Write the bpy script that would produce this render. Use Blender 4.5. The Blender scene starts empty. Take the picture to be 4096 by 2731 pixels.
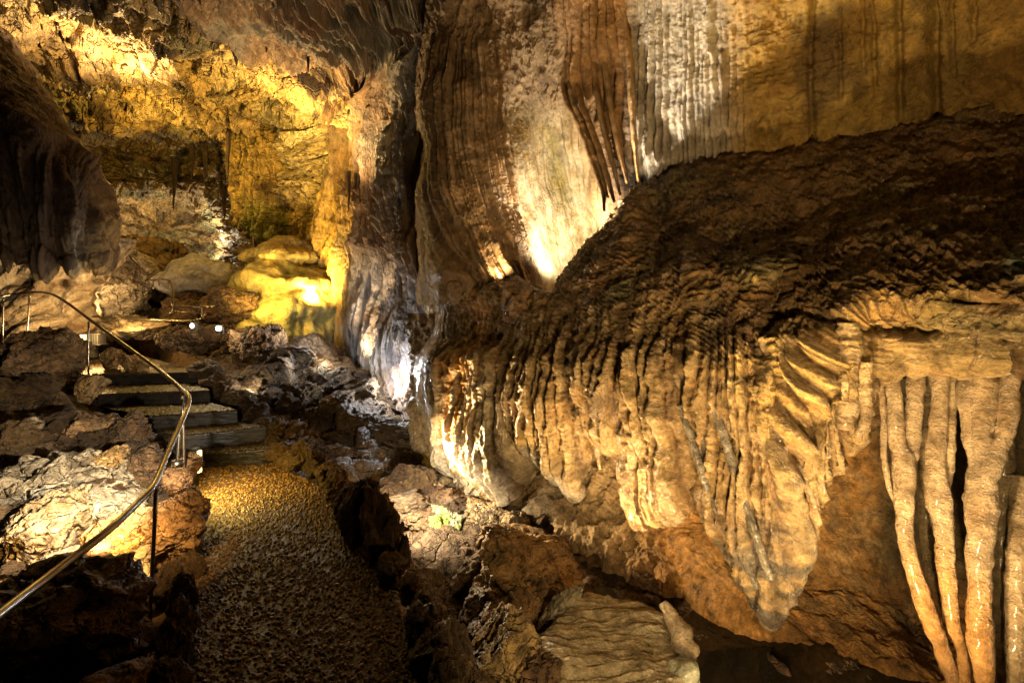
import bpy, math, random
import numpy as np
from concurrent.futures import ThreadPoolExecutor
RES = 1.0
sc = bpy.context.scene
COL = sc.collection
f32 = np.float32
# ------------------------------------------------------------------ camera model
F, CX, HY, CH = 1045.0, 1176.0, 710.0, 1.6
def W(px, py, d):
    return ((px-CX)*d/F, d, CH-(py-HY)*d/F)
def WZ(px, py, z):
    return W(px, py, (CH-z)*F/(py-HY))
cam = bpy.data.cameras.new('camera'); camo = bpy.data.objects.new('camera', cam); COL.objects.link(camo)
cam.sensor_width = 36; cam.lens = 36*F/2352; cam.shift_y = -74/2352; cam.clip_end = 200; cam.clip_start = .02
camo.location = (0, 0, CH); camo.rotation_euler = (math.pi/2, 0, 0); sc.camera = camo
# ------------------------------------------------------------------ noise
POOL = ThreadPoolExecutor(4)
def _par(fn, p):
    p = np.ascontiguousarray(p, dtype=f32); n = len(p)
    if n < 20000: return fn(p)
    return np.concatenate(list(POOL.map(fn, np.array_split(p, 8))))
def _hash(ix, iy, iz, s):
    h = ix*np.uint32(374761393)+iy*np.uint32(668265263)+iz*np.uint32(2246822519)+np.uint32((s*3266489917) & 0xffffffff)
    h = (h ^ (h >> np.uint32(13)))*np.uint32(1274126177)
    return h ^ (h >> np.uint32(16))
def _perlin(p, seed):
    fl = np.floor(p); r = p-fl; i = fl.astype(np.int32).view(np.uint32)
    u = r*r*r*(r*(r*6-15)+10); one = np.uint32(1); out = 0
    for dx in (0, 1):
        wx = u[:, 0] if dx else 1-u[:, 0]
        for dy in (0, 1):
            wy = u[:, 1] if dy else 1-u[:, 1]
            for dz in (0, 1):
                wz = u[:, 2] if dz else 1-u[:, 2]
                h = _hash(i[:, 0]+one*np.uint32(dx), i[:, 1]+np.uint32(dy), i[:, 2]+np.uint32(dz), seed)
                g = (((h & np.uint32(1023)).astype(f32)/511.5-1)*(r[:, 0]-dx)
                     + (((h >> np.uint32(10)) & np.uint32(1023)).astype(f32)/511.5-1)*(r[:, 1]-dy)
                     + (((h >> np.uint32(20)) & np.uint32(1023)).astype(f32)/511.5-1)*(r[:, 2]-dz))
                out = out+g*wx*wy*wz
    return out
def perlin(p, seed=0): return _par(lambda q: _perlin(q, seed), p)
def fbm(p, octv=4, seed=0, gain=.5, lac=2.03):
    p = np.asarray(p, f32); a = 1.; o = 0; t = 0
    for k in range(octv):
        o = o+a*perlin(p, seed+k*17); t += a; a *= gain; p = p*lac+3.7
    return o/t*1.6
def ridged(p, octv=4, seed=0, gain=.5, lac=2.1):
    p = np.asarray(p, f32); a = 1.; o = 0; t = 0
    for k in range(octv):
        o = o+a*(1-np.minimum(1, np.abs(perlin(p, seed+k*13))*2.4)); t += a; a *= gain; p = p*lac+1.9
    return o/t
def billow(p, octv=4, seed=0, gain=.5, lac=2.1):
    p = np.asarray(p, f32); a = 1.; o = 0; t = 0
    for k in range(octv):
        o = o+a*np.minimum(1, np.abs(perlin(p, seed+k*11))*2.2)**.75; t += a; a *= gain; p = p*lac+2.3
    return o/t
def _worley(p, seed):
    fl = np.floor(p); r = p-fl; i = fl.astype(np.int32).view(np.uint32)
    f1 = np.full(len(p), 9, f32); f2 = f1.copy(); cid = np.zeros(len(p), f32)
    for dx in (-1, 0, 1):
        for dy in (-1, 0, 1):
            for dz in (-1, 0, 1):
                h = _hash(i[:, 0]+np.uint32(dx & 0xffffffff), i[:, 1]+np.uint32(dy & 0xffffffff), i[:, 2]+np.uint32(dz & 0xffffffff), seed)
                a = (h & np.uint32(1023)).astype(f32)/1023; b = ((h >> np.uint32(10)) & np.uint32(1023)).astype(f32)/1023
                c = ((h >> np.uint32(20)) & np.uint32(1023)).astype(f32)/1023
                d = (dx+a-r[:, 0])**2+(dy+b-r[:, 1])**2+(dz+c-r[:, 2])**2
                n = d < f1
                f2 = np.where(n, f1, np.minimum(f2, d)); cid = np.where(n, (h >> np.uint32(5) & np.uint32(4095)).astype(f32)/4095, cid); f1 = np.where(n, d, f1)
    return np.stack([np.sqrt(f1), np.sqrt(f2), cid], 1)
def worley(p, seed=0): return _par(lambda q: _worley(q, seed), p)
def sst(a, b, x):
    t = np.clip((x-a)/(b-a), 0, 1); return t*t*(3-2*t)
def P1(x, seed=0, y=0.):
    x = np.asarray(x, f32); z = np.zeros_like(x)
    return perlin(np.stack([x, z+y+.37, z+seed*1.71+.5], 1), seed)
def flute(c, seed, rnd=.6, power=.6):
    """rounded ridges with sharp grooves between; c counts the ridges"""
    c = c+.55*P1(c*.6, seed); k = np.floor(c); fr = c-k
    h = _hash(k.astype(np.int32).view(np.uint32), np.uint32(7)+np.zeros(len(c), np.uint32), np.zeros(len(c), np.uint32), seed)
    amp = 1-rnd*(h & np.uint32(1023)).astype(f32)/1023
    return np.sin(np.pi*fr)**power*amp, (h >> np.uint32(12) & np.uint32(1023)).astype(f32)/1023
# ------------------------------------------------------------------ scene helpers
def tag(o, label=None, cat=None, group=None, kind=None):
    for k, v in (('label', label), ('category', cat), ('group', group), ('kind', kind)):
        if v: o[k] = v
    return o
def link(name, me, mat, parent=None):
    o = bpy.data.objects.new(name, me); COL.objects.link(o)
    if mat and not me.materials: me.materials.append(mat)
    if parent: o.parent = parent
    return o
def empty(name, loc=(0, 0, 0), rz=0):
    o = bpy.data.objects.new(name, None); COL.objects.link(o); o.location = loc; o.rotation_euler.z = rz; o.empty_display_size = .1
    return o
def np_mesh(name, v, faces, tint=None, smooth=True):
    me = bpy.data.meshes.new(name); v = np.asarray(v, f32); faces = np.asarray(faces, np.int32); k = faces.shape[1]
    me.vertices.add(len(v)); me.vertices.foreach_set('co', v.ravel())
    me.loops.add(faces.size); me.loops.foreach_set('vertex_index', faces.ravel())
    me.polygons.add(len(faces)); me.polygons.foreach_set('loop_start', np.arange(len(faces), dtype=np.int32)*k)
    me.polygons.foreach_set('loop_total', np.full(len(faces), k, np.int32))
    me.polygons.foreach_set('use_smooth', np.full(len(faces), smooth))
    me.update(calc_edges=True); me.validate()
    if tint is not None: set_tint(me, tint)
    return me
def set_tint(me, tint):
    a = me.color_attributes.new('tint', 'FLOAT_COLOR', 'POINT'); n = len(me.vertices)
    t = np.ones((n, 4), f32); t[:, :3] = np.clip(tint, 0.004, .9); a.data.foreach_set('color', t.ravel())
def cr(A, n):
    """Catmull-Rom resample of A along axis 0 to n samples"""
    A = np.asarray(A, np.float64); m = len(A)
    t = np.linspace(0, m-1, n); i = np.minimum(t.astype(int), m-2); u = (t-i).reshape((-1,)+(1,)*(A.ndim-1))
    p1 = A[i]; p2 = A[i+1]; p0 = np.where((i > 0).reshape(u.shape), A[np.maximum(i-1, 0)], 2*p1-p2)
    p3 = np.where((i < m-2).reshape(u.shape), A[np.minimum(i+2, m-1)], 2*p2-p1)
    return .5*(2*p1+(p2-p0)*u+(2*p0-5*p1+4*p2-p3)*u*u+(3*p1-3*p2+p3-p0)*u**3)
def grid_faces(nv, nu, keep=None):
    i = np.arange(nv*nu).reshape(nv, nu)
    q = np.stack([i[:-1, :-1], i[1:, :-1], i[1:, 1:], i[:-1, 1:]], -1).reshape(-1, 4)
    return q if keep is None else q[keep.ravel()]
def normals(X):
    du = np.gradient(X, axis=1); dv = np.gradient(X, axis=0); n = np.cross(dv, du)
    return n/np.maximum(np.linalg.norm(n, axis=-1, keepdims=True), 1e-9)
class S: pass
def surf(name, lat, nu, nv, disp, color, mat, sub=None):
    """lat: rows of (px,py,depth) lattice points; a real surface through their places in the cave, pushed out along its normals"""
    nu = max(8, int(nu*RES)); nv = max(8, int(nv*RES))
    A = cr(np.asarray(lat, float), nv); A = np.swapaxes(cr(np.swapaxes(A, 0, 1), nu), 0, 1)
    s = S(); px, py, d = A[..., 0], A[..., 1], A[..., 2]
    if sub is not None: px, py, d = sub(px, py, d)
    X = np.stack([(px-CX)*d/F, d, CH-(py-HY)*d/F], -1); n = normals(X)
    flip = np.sum(n*(np.array([0, 0, CH])-X), -1).mean() < 0
    if flip: n = -n
    s.px, s.py, s.d = [a.ravel().astype(f32) for a in (px, py, d)]; s.X = X.reshape(-1, 3).astype(f32); s.nu, s.nv = nu, nv
    s.u = np.tile(np.linspace(0, 1, nu), nv).astype(f32); s.v = np.repeat(np.linspace(0, 1, nv), nu).astype(f32); s.n = n.reshape(-1, 3)
    h = disp(s); s.h = h
    V = s.X+s.n*h[:, None]; s.V = V.astype(f32)
    fc = grid_faces(nv, nu)
    if not flip: fc = fc[:, ::-1]
    me = np_mesh(name, V, fc, color(s))
    return link(name, me, mat), s
def mixc(a, b, t): return np.asarray(a)*(1-t[:, None])+np.asarray(b)*t[:, None]
def tube(pts, rad, sides=10, cap=True, rough=0, seed=0, flat=None, freq=9.):
    """a swept closed tube through world points; rad per point; flat=(dirvector, factor) widens it along a direction"""
    pts = np.asarray(pts, float); n = len(pts); T = np.gradient(pts, axis=0); T /= np.linalg.norm(T, axis=1, keepdims=True)
    up = np.array([0., 1, 0]) if abs(T[:, 1]).mean() < .8 else np.array([1., 0, 0])
    a = np.cross(T, up); a /= np.linalg.norm(a, axis=1, keepdims=True); b = np.cross(a, T)
    th = np.linspace(0, 2*np.pi, sides, endpoint=False); rad = np.asarray(rad, float)
    V = pts[:, None]+rad[:, None, None]*(np.cos(th)[None, :, None]*a[:, None]+np.sin(th)[None, :, None]*b[:, None])
    if flat is not None:
        dv = np.asarray(flat[0], float); dv /= np.linalg.norm(dv); off = V-pts[:, None]; V = V+dv*(off@dv)[..., None]*(flat[1]-1)
    V = V.reshape(-1, 3)
    if rough:
        c = np.repeat(pts, sides, 0); o = V-c
        k = 1+rough*fbm(V*np.array([freq, freq, freq*2.2]), 3, seed)
        V = c+o*k[:, None]
    i = np.arange(n*sides).reshape(n, sides); j = np.roll(i, -1, 1)
    q = np.stack([i[:-1], j[:-1], j[1:], i[1:]], -1).reshape(-1, 4)
    if cap:
        V = np.concatenate([V, pts[:1], pts[-1:]]); m = n*sides
        e0 = np.stack([i[0], np.full(sides, m), np.full(sides, m), j[0]], -1); e1 = np.stack([j[-1], np.full(sides, m+1), np.full(sides, m+1), i[-1]], -1)
        tri = np.concatenate([e0[:, [0, 1, 3]], e1[:, [0, 1, 3]]])
    else: tri = np.zeros((0, 3), int)
    return V, q, tri
def tube_mesh(name, parts, tint=None, smooth=True):
    vs, fs, o = [], [], 0
    for V, q, t in parts:
        vs += V.tolist(); fs += [[a+o for a in r] for r in q.tolist()]+[[a+o for a in r] for r in t.tolist()]; o += len(V)
    me = bpy.data.meshes.new(name); me.from_pydata(vs, [], fs); me.update()
    import bmesh
    bm = bmesh.new(); bm.from_mesh(me); bmesh.ops.recalc_face_normals(bm, faces=bm.faces); bm.to_mesh(me); bm.free()
    me.polygons.foreach_set('use_smooth', np.full(len(me.polygons), smooth))
    if tint is not None: set_tint(me, tint(np.array(vs, f32)) if callable(tint) else np.tile(np.asarray(tint, f32), (len(vs), 1)))
    return me
def path_w(pl, n):
    return np.array([W(*p) for p in cr(np.array(pl, float), n)])
# ------------------------------------------------------------------ materials
def rock_mat(name, bump=.5, scale=30., r0=.3, r1=.75, spec=.5, vary=.55, stretch=(1, 1, 1), fine=1.0, coat=0.0, bdist=.02, crack=None):
    m = bpy.data.materials.new(name); m.use_nodes = True; nt = m.node_tree; N = nt.nodes; L = nt.links.new; b = N['Principled BSDF']
    tc = N.new('ShaderNodeTexCoord'); mp = N.new('ShaderNodeMapping'); mp.inputs['Scale'].default_value = stretch; L(tc.outputs['Object'], mp.inputs['Vector'])
    at = N.new('ShaderNodeAttribute'); at.attribute_name = 'tint'
    def noise(s, det, rgh, dist=0.):
        n = N.new('ShaderNodeTexNoise'); n.inputs['Scale'].default_value = s; n.inputs['Detail'].default_value = det; n.inputs['Roughness'].default_value = rgh; n.inputs['Distortion'].default_value = dist
        L(mp.outputs['Vector'], n.inputs['Vector']); return n
    def mapr(src, a, b_, c, d):
        r = N.new('ShaderNodeMapRange'); r.inputs['From Min'].default_value = a; r.inputs['From Max'].default_value = b_; r.inputs['To Min'].default_value = c; r.inputs['To Max'].default_value = d
        L(src, r.inputs['Value']); return r.outputs['Result']
    n1 = noise(scale*.28, 6, .62, .4); n2 = noise(scale, 8, .68); n3 = noise(scale*2.6, 4, .6)
    mul = N.new('ShaderNodeMix'); mul.data_type = 'RGBA'; mul.blend_type = 'MULTIPLY'; mul.inputs['Factor'].default_value = 1
    L(at.outputs['Color'], mul.inputs['A'])
    mm = N.new('ShaderNodeMath'); mm.operation = 'MULTIPLY'; L(mapr(n1.outputs['Fac'], .3, .7, 1-vary, 1+vary), mm.inputs[0]); L(mapr(n2.outputs['Fac'], .3, .7, 1-vary*.7, 1+vary*.7), mm.inputs[1])
    L(mm.outputs[0], mul.inputs['B']); L(mul.outputs['Result'], b.inputs['Base Color'])
    L(mapr(n1.outputs['Fac'], .35, .65, r0, r1), b.inputs['Roughness']); b.inputs['Specular IOR Level'].default_value = spec
    if coat: b.inputs['Coat Weight'].default_value = coat; b.inputs['Coat Roughness'].default_value = .12
    ad = N.new('ShaderNodeMath'); ad.operation = 'ADD'; L(mapr(n2.outputs['Fac'], 0, 1, 0, 1), ad.inputs[0]); L(mapr(n3.outputs['Fac'], 0, 1, 0, .35*fine), ad.inputs[1])
    hgt = ad.outputs[0]
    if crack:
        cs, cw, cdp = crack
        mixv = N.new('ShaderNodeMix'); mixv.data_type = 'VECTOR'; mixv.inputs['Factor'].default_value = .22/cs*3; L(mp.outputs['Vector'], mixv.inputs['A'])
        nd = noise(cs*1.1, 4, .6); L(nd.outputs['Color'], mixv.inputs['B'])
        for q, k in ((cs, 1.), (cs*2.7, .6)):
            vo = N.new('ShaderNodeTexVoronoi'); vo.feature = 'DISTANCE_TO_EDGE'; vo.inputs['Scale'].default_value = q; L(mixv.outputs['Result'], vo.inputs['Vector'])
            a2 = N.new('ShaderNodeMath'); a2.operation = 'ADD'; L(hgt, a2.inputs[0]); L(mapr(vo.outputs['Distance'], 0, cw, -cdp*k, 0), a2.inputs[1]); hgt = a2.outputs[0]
    bp = N.new('ShaderNodeBump'); bp.inputs['Strength'].default_value = bump; bp.inputs['Distance'].default_value = bdist
    L(hgt, bp.inputs['Height']); L(bp.outputs['Normal'], b.inputs['Normal'])
    return m
def plain_mat(name, col, rough=.5, metal=0., emit=None, es=0.):
    m = bpy.data.materials.new(name); m.use_nodes = True; nt = m.node_tree; b = nt.nodes['Principled BSDF']
    n = nt.nodes.new('ShaderNodeTexNoise'); n.inputs['Scale'].default_value = 40; n.inputs['Detail'].default_value = 5
    r = nt.nodes.new('ShaderNodeMapRange'); r.inputs['To Min'].default_value = rough*.7; r.inputs['To Max'].default_value = rough*1.35; nt.links.new(n.outputs['Fac'], r.inputs['Value']); nt.links.new(r.outputs['Result'], b.inputs['Roughness'])
    x = nt.nodes.new('ShaderNodeMix'); x.data_type = 'RGBA'; x.inputs['A'].default_value = (*[c*.75 for c in col], 1); x.inputs['B'].default_value = (*[min(1, c*1.2) for c in col], 1)
    nt.links.new(n.outputs['Fac'], x.inputs['Factor']); nt.links.new(x.outputs['Result'], b.inputs['Base Color']); b.inputs['Metallic'].default_value = metal
    if emit: b.inputs['Emission Color'].default_value = (*emit, 1); b.inputs['Emission Strength'].default_value = es
    return m
M_FLOW = rock_mat('wet_flowstone', bump=1., scale=24, r0=.2, r1=.55, spec=.55, vary=.45, stretch=(1, 1, .8), bdist=.03)
M_RIPP = rock_mat('wet_rippled_calcite', bump=1., scale=36, r0=.1, r1=.32, spec=.9, vary=.6, stretch=(1, 1, 1.1), bdist=.035)
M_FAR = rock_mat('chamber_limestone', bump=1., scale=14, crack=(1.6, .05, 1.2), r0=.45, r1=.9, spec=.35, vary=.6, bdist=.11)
M_MID = rock_mat('banded_limestone', bump=1., scale=15, r0=.35, r1=.8, spec=.4, vary=.5, stretch=(1, 1, .4), bdist=.08)
M_MND = rock_mat('mound_calcite', bump=1., scale=9, r0=.3, r1=.7, spec=.45, vary=.5, bdist=.07)
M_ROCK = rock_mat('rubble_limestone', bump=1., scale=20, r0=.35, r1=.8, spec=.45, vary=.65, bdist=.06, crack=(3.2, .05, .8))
M_BASE = rock_mat('orange_clay_rock', bump=1., scale=42, r0=.28, r1=.7, spec=.5, vary=.7, bdist=.035)
M_COLM = rock_mat('wet_stalactite', bump=1., scale=30, r0=.09, r1=.32, spec=.9, vary=.5, stretch=(1, 1, 1.2), bdist=.035, coat=.3)
M_PEB = rock_mat('pebble_aggregate', bump=.5, scale=60, r0=.28, r1=.6, spec=.5, vary=.3, bdist=.004)
M_STEEL = plain_mat('brushed_steel', (.30, .27, .22), .28, 1.)
M_CONC = rock_mat('damp_concrete', bump=.6, scale=45, r0=.4, r1=.8, spec=.4, vary=.4, bdist=.006)
M_HOUS = plain_mat('lamp_housing', (.03, .03, .03), .5, .4)
M_LENS = plain_mat('lamp_glass', (.9, .8, .6), .2, 0, (1, .58, .14), 7)
M_LENSW = plain_mat('white_lamp_glass', (.9, .9, .9), .2, 0, (1, .86, .6), 14)
# ------------------------------------------------------------------ wall on the near side: upper wall with niche
BX = [900, 985, 1100, 1250, 1400, 1550, 1750, 1950, 2150, 2352, 2700]
BD = [6.1, 5.5, 4.85, 4.1, 3.6, 3.18, 2.85, 2.6, 2.37, 2.1, 1.75]
def B(px): return np.interp(px, BX, BD)
ucol = [968, 1004, 1060, 1120, 1180, 1240, 1300, 1360, 1420, 1500, 1600, 1750, 1950, 2150, 2352, 2700]
urow = [-350, -150, 0, 120, 250, 380, 480, 580, 700]
UD = [[6.2, 4.7, 4.4, 4.2, 4.0, 3.8, 3.6, 3.5, 3.3, 3.1, 2.9, 2.6, 2.4, 2.2, 2.0, 1.7],
      [6.9, 5.3, 5.0, 4.9, 4.7, 4.5, 4.3, 4.1, 3.9, 3.6, 3.4, 3.1, 2.8, 2.55, 2.3, 1.9],
      [7.4, 5.7, 5.4, 5.3, 5.1, 4.9, 4.7, 4.5, 4.3, 4.0, 3.75, 3.4, 3.1, 2.85, 2.6, 2.1],
      [7.4, 5.8, 5.5, 5.4, 5.4, 5.3, 5.1, 4.8, 4.45, 4.15, 3.9, 3.55, 3.25, 3.0, 2.7, 2.2],
      [7.4, 5.8, 5.4, 5.4, 5.6, 5.8, 5.7, 5.2, 4.6, 4.3, 4.0, 3.65, 3.4, 3.15, 2.85, 2.3],
      [7.4, 5.8, 5.4, 5.4, 5.6, 6.1, 6.3, 5.9, 4.8, 4.4, 4.15, 3.85, 3.6, 3.35, 3.1, 2.5],
      [7.4, 5.8, 5.4, 5.35, 5.6, 6.1, 6.5, 6.4, 5.3, 4.6, 4.3, 4.05, 3.8, 3.6, 3.3, 2.6],
      [7.3, 5.75, 5.35, 5.25, 5.4, 5.9, 6.4, 6.6, 5.9, 4.9, 4.6, 4.3, 4.0, 3.8, 3.5, 2.8],
      [7.2, 5.7, 5.3, 5.15, 5.2, 5.6, 6.2, 6.5, 6.3, 5.4, 4.9, 4.6, 4.3, 4.0, 3.7, 3.0]]
ulat = [[(c, r, UD[i][j]) for j, c in enumerate(ucol)] for i, r in enumerate(urow)]
def u_disp(s):
    px, py, X = s.px, s.py, s.X
    right = sst(1640, 1740, px+45*fbm(X*2.5, 3, 30))
    sh = 55*np.clip((py-260)/300, 0, 1.3)**2
    c = px-sh*sst(980, 1100, px)+6*fbm(X*.9, 2, 3)
    left = sst(960, 990, px)*(1-sst(1140, 1190, px-sh*.7))*sst(60, 150, py+30*fbm(X*1.5, 2, 5))
    f1, _ = flute(c/15, 11); f1b, _ = flute(c/6.5, 12)
    niche = sst(1140, 1190, px-sh*.7)*(1-sst(1330, 1400, px-.25*(py-300)))*sst(200, 300, py)
    f2, _ = flute(c/23, 13)
    drap = sst(1290, 1350, px-.22*(py-200))*(1-sst(1440, 1480, px))
    f3, _ = flute((px-.07*(py-100))/21, 14, rnd=.3)
    fl = sst(1440, 1470, px)*(1-right)*(1-sst(400, 440, py))
    f4, _ = flute((px+5*fbm(X*np.array([1, 1, .6]), 2, 7))/14.5, 15, rnd=.7)
    s.niche, s.right, s.fl, s.drap, s.left = niche, right, fl, drap, left
    lump = fbm(X*np.array([9, 9, 6]), 4, 21); drip = ridged(X*np.array([7, 7, 2.4]), 4, 22)
    fade = .45+.8*np.clip(fbm(X*np.array([1.5, 1.5, .9]), 2, 27)+.45, 0, 1)
    str_ = ridged(np.stack([c/30, py/420, X[:, 1]*.3], 1), 4, 28)
    h = left*(.10*f1*fade+.028*f1b+.10*str_) + niche*(.012*f2+.05*str_*(1-sst(420, 560, py))) + drap*(.11*f3) + fl*(.10*f4*fade+.035*lump)
    rip = ridged(X*np.array([7, 7, 22]), 3, 23)
    h += right*(.05*drip+.035*lump+.022*rip)
    rest = np.clip(1-left-niche-drap-fl-right, 0, 1)
    h += rest*(.09*ridged(X*np.array([6, 6, 3]), 4, 24)+.04*lump)
    h += (.022*(1-.6*niche))*fbm(X*15, 4, 25)+.008*ridged(X*30, 2, 29)+.16*fbm(X*1.1, 3, 26)
    # dark vertical drip grooves in the ochre wall
    for gx, y1, w, dp in ((1862, 500, 7, .06), (2068, 300, 8, .08), (2148, 320, 12, .12), (2190, 200, 8, .06), (1930, 250, 5, .04), (2010, 230, 6, .05), (1985, 190, 5, .04), (2240, 120, 9, .05)):
        q = px-gx-5*P1(py/40., int(gx)); h -= dp*np.exp(-(q/w)**2)*(1-sst(y1-40, y1, py))
    for fx, y0, y1 in ((1668, 120, 300), (1640, 0, 130), (1690, 210, 300), (1655, 230, 320)):
        q = px-fx-8*P1(py/50., int(fx)); h += .05*np.exp(-(q/5)**2)*sst(y0-8, y0+4, py)*(1-sst(y1-10, y1, py))
    return h
def u_col(s):
    px, py, X = s.px, s.py, s.X; n = fbm(X*2.2, 4, 31)*.5+.5; n2 = fbm(X*7, 4, 32)*.5+.5
    base = mixc((.30, .18, .085), (.46, .33, .20), np.clip(n*1.3-.1, 0, 1))
    base = mixc(base, (.52, .30, .12), s.left*sst(.35, .7, n2)*.6)
    nc = mixc((.55, .44, .27), (.36, .23, .08), sst(.4, .7, n2*.5+n*.5)); g = np.exp(-((px-1275-.18*(py-380))/22)**2)*sst(250, 330, py)*(1-sst(440, 520, py))
    nc = mixc(nc, (.26, .20, .05), g*.8); base = mixc(base, nc, s.niche)
    base = mixc(base, (.45, .23, .08), s.drap*.7)
    base = mixc(base, (.50, .44, .36), s.fl*.75)
    rc = mixc((.34, .19, .04), (.42, .27, .07), sst(.3, .7, n)); rc = mixc(rc, (.30, .12, .03), sst(.55, .8, n2)*.7*(1-sst(1800, 1900, px)))
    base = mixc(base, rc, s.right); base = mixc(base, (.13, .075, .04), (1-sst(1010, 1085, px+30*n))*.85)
    base = mixc(base, (.06, .035, .02), sst(.56, .7, fbm(X*np.array([2, 2, .8]), 3, 33)*.5+.5)*.6*(1-s.niche)*(1-s.fl))
    return base
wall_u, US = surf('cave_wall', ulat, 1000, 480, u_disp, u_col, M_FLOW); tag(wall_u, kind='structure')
# ------------------------------------------------------------------ great flowstone bulge
TX = [900, 985, 1100, 1150, 1200, 1268, 1290, 1340, 1400, 1470, 1600, 1750, 1950, 2150, 2352, 2700]
TY = [640, 632, 652, 660, 672, 690, 662, 590, 505, 432, 396, 330, 288, 240, 200, 150]
FX = [900, 985, 1000, 1040, 1100, 1150, 1172, 1190, 1205, 1250, 1300, 1322, 1345, 1365, 1400, 1418, 1440, 1460, 1480, 1540, 1562, 1580, 1592, 1620, 1655, 1700, 1745, 1778, 1795, 1815, 1850, 1880, 1925, 1950, 1985, 2005, 2022, 2036, 2050, 2078, 2102, 2126, 2152, 2168, 2184, 2203, 2222, 2239, 2258, 2286, 2317, 2335, 2350, 2375, 2420, 2700]
FY = [900, 960, 1010, 1062, 1085, 1110, 1150, 1100, 985, 1040, 1085, 1112, 1050, 985, 1010, 1000, 1050, 1195, 1175, 1180, 1150, 1060, 985, 1070, 1180, 1262, 1350, 1408, 1330, 1190, 1110, 1055, 985, 955, 880, 800, 850, 775, 850, 768, 845, 768, 850, 800, 840, 772, 850, 800, 850, 772, 850, 780, 850, 790, 850, 820]
gcol = np.concatenate([[962, 972, 986], np.arange(1004, 2366, 15), np.arange(2400, 2701, 60)])
def glat():
    L = [[] for _ in range(11)]
    for c in gcol:
        b = float(B(c)); T = float(np.interp(c, TX, TY)); fy = float(np.interp(c, FX, FY)); k = float(sst(1420, 1520, np.array(c)))
        e = .9*(1-min(1, max(0, (c-962)/35.)))**1.5
        top = b+.45*(1-k)+1.0*k
        m = float(sst(1230, 1330, np.array(c)))
        k2 = float(sst(1750, 1950, np.array(c))); y3 = T+.45*(705-T); k3 = float(sst(1760, 2015, np.array(c))); fi = fy*(1-k3)+750*k3; ys = [y3+(fi-y3)*q for q in ((.18, .38, .58, .78) if c < 1750 else (.18+.30*k2, .38+.30*k2, .58+.24*k2, .78+.12*k2))]
        for i, (y, d) in enumerate([(T+40, top+.9), (T+6, top+.3), (T, top), (y3, b+.10+.32*k), (ys[0], b-.06), (ys[1], b-.22), (ys[2], b-.29), (ys[3], b-.27), (fy-14, b-.2), (fy, b-.10), (fy-40, b+.30)]):
            L[i].append((c, y, d+e))
    return L
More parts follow.
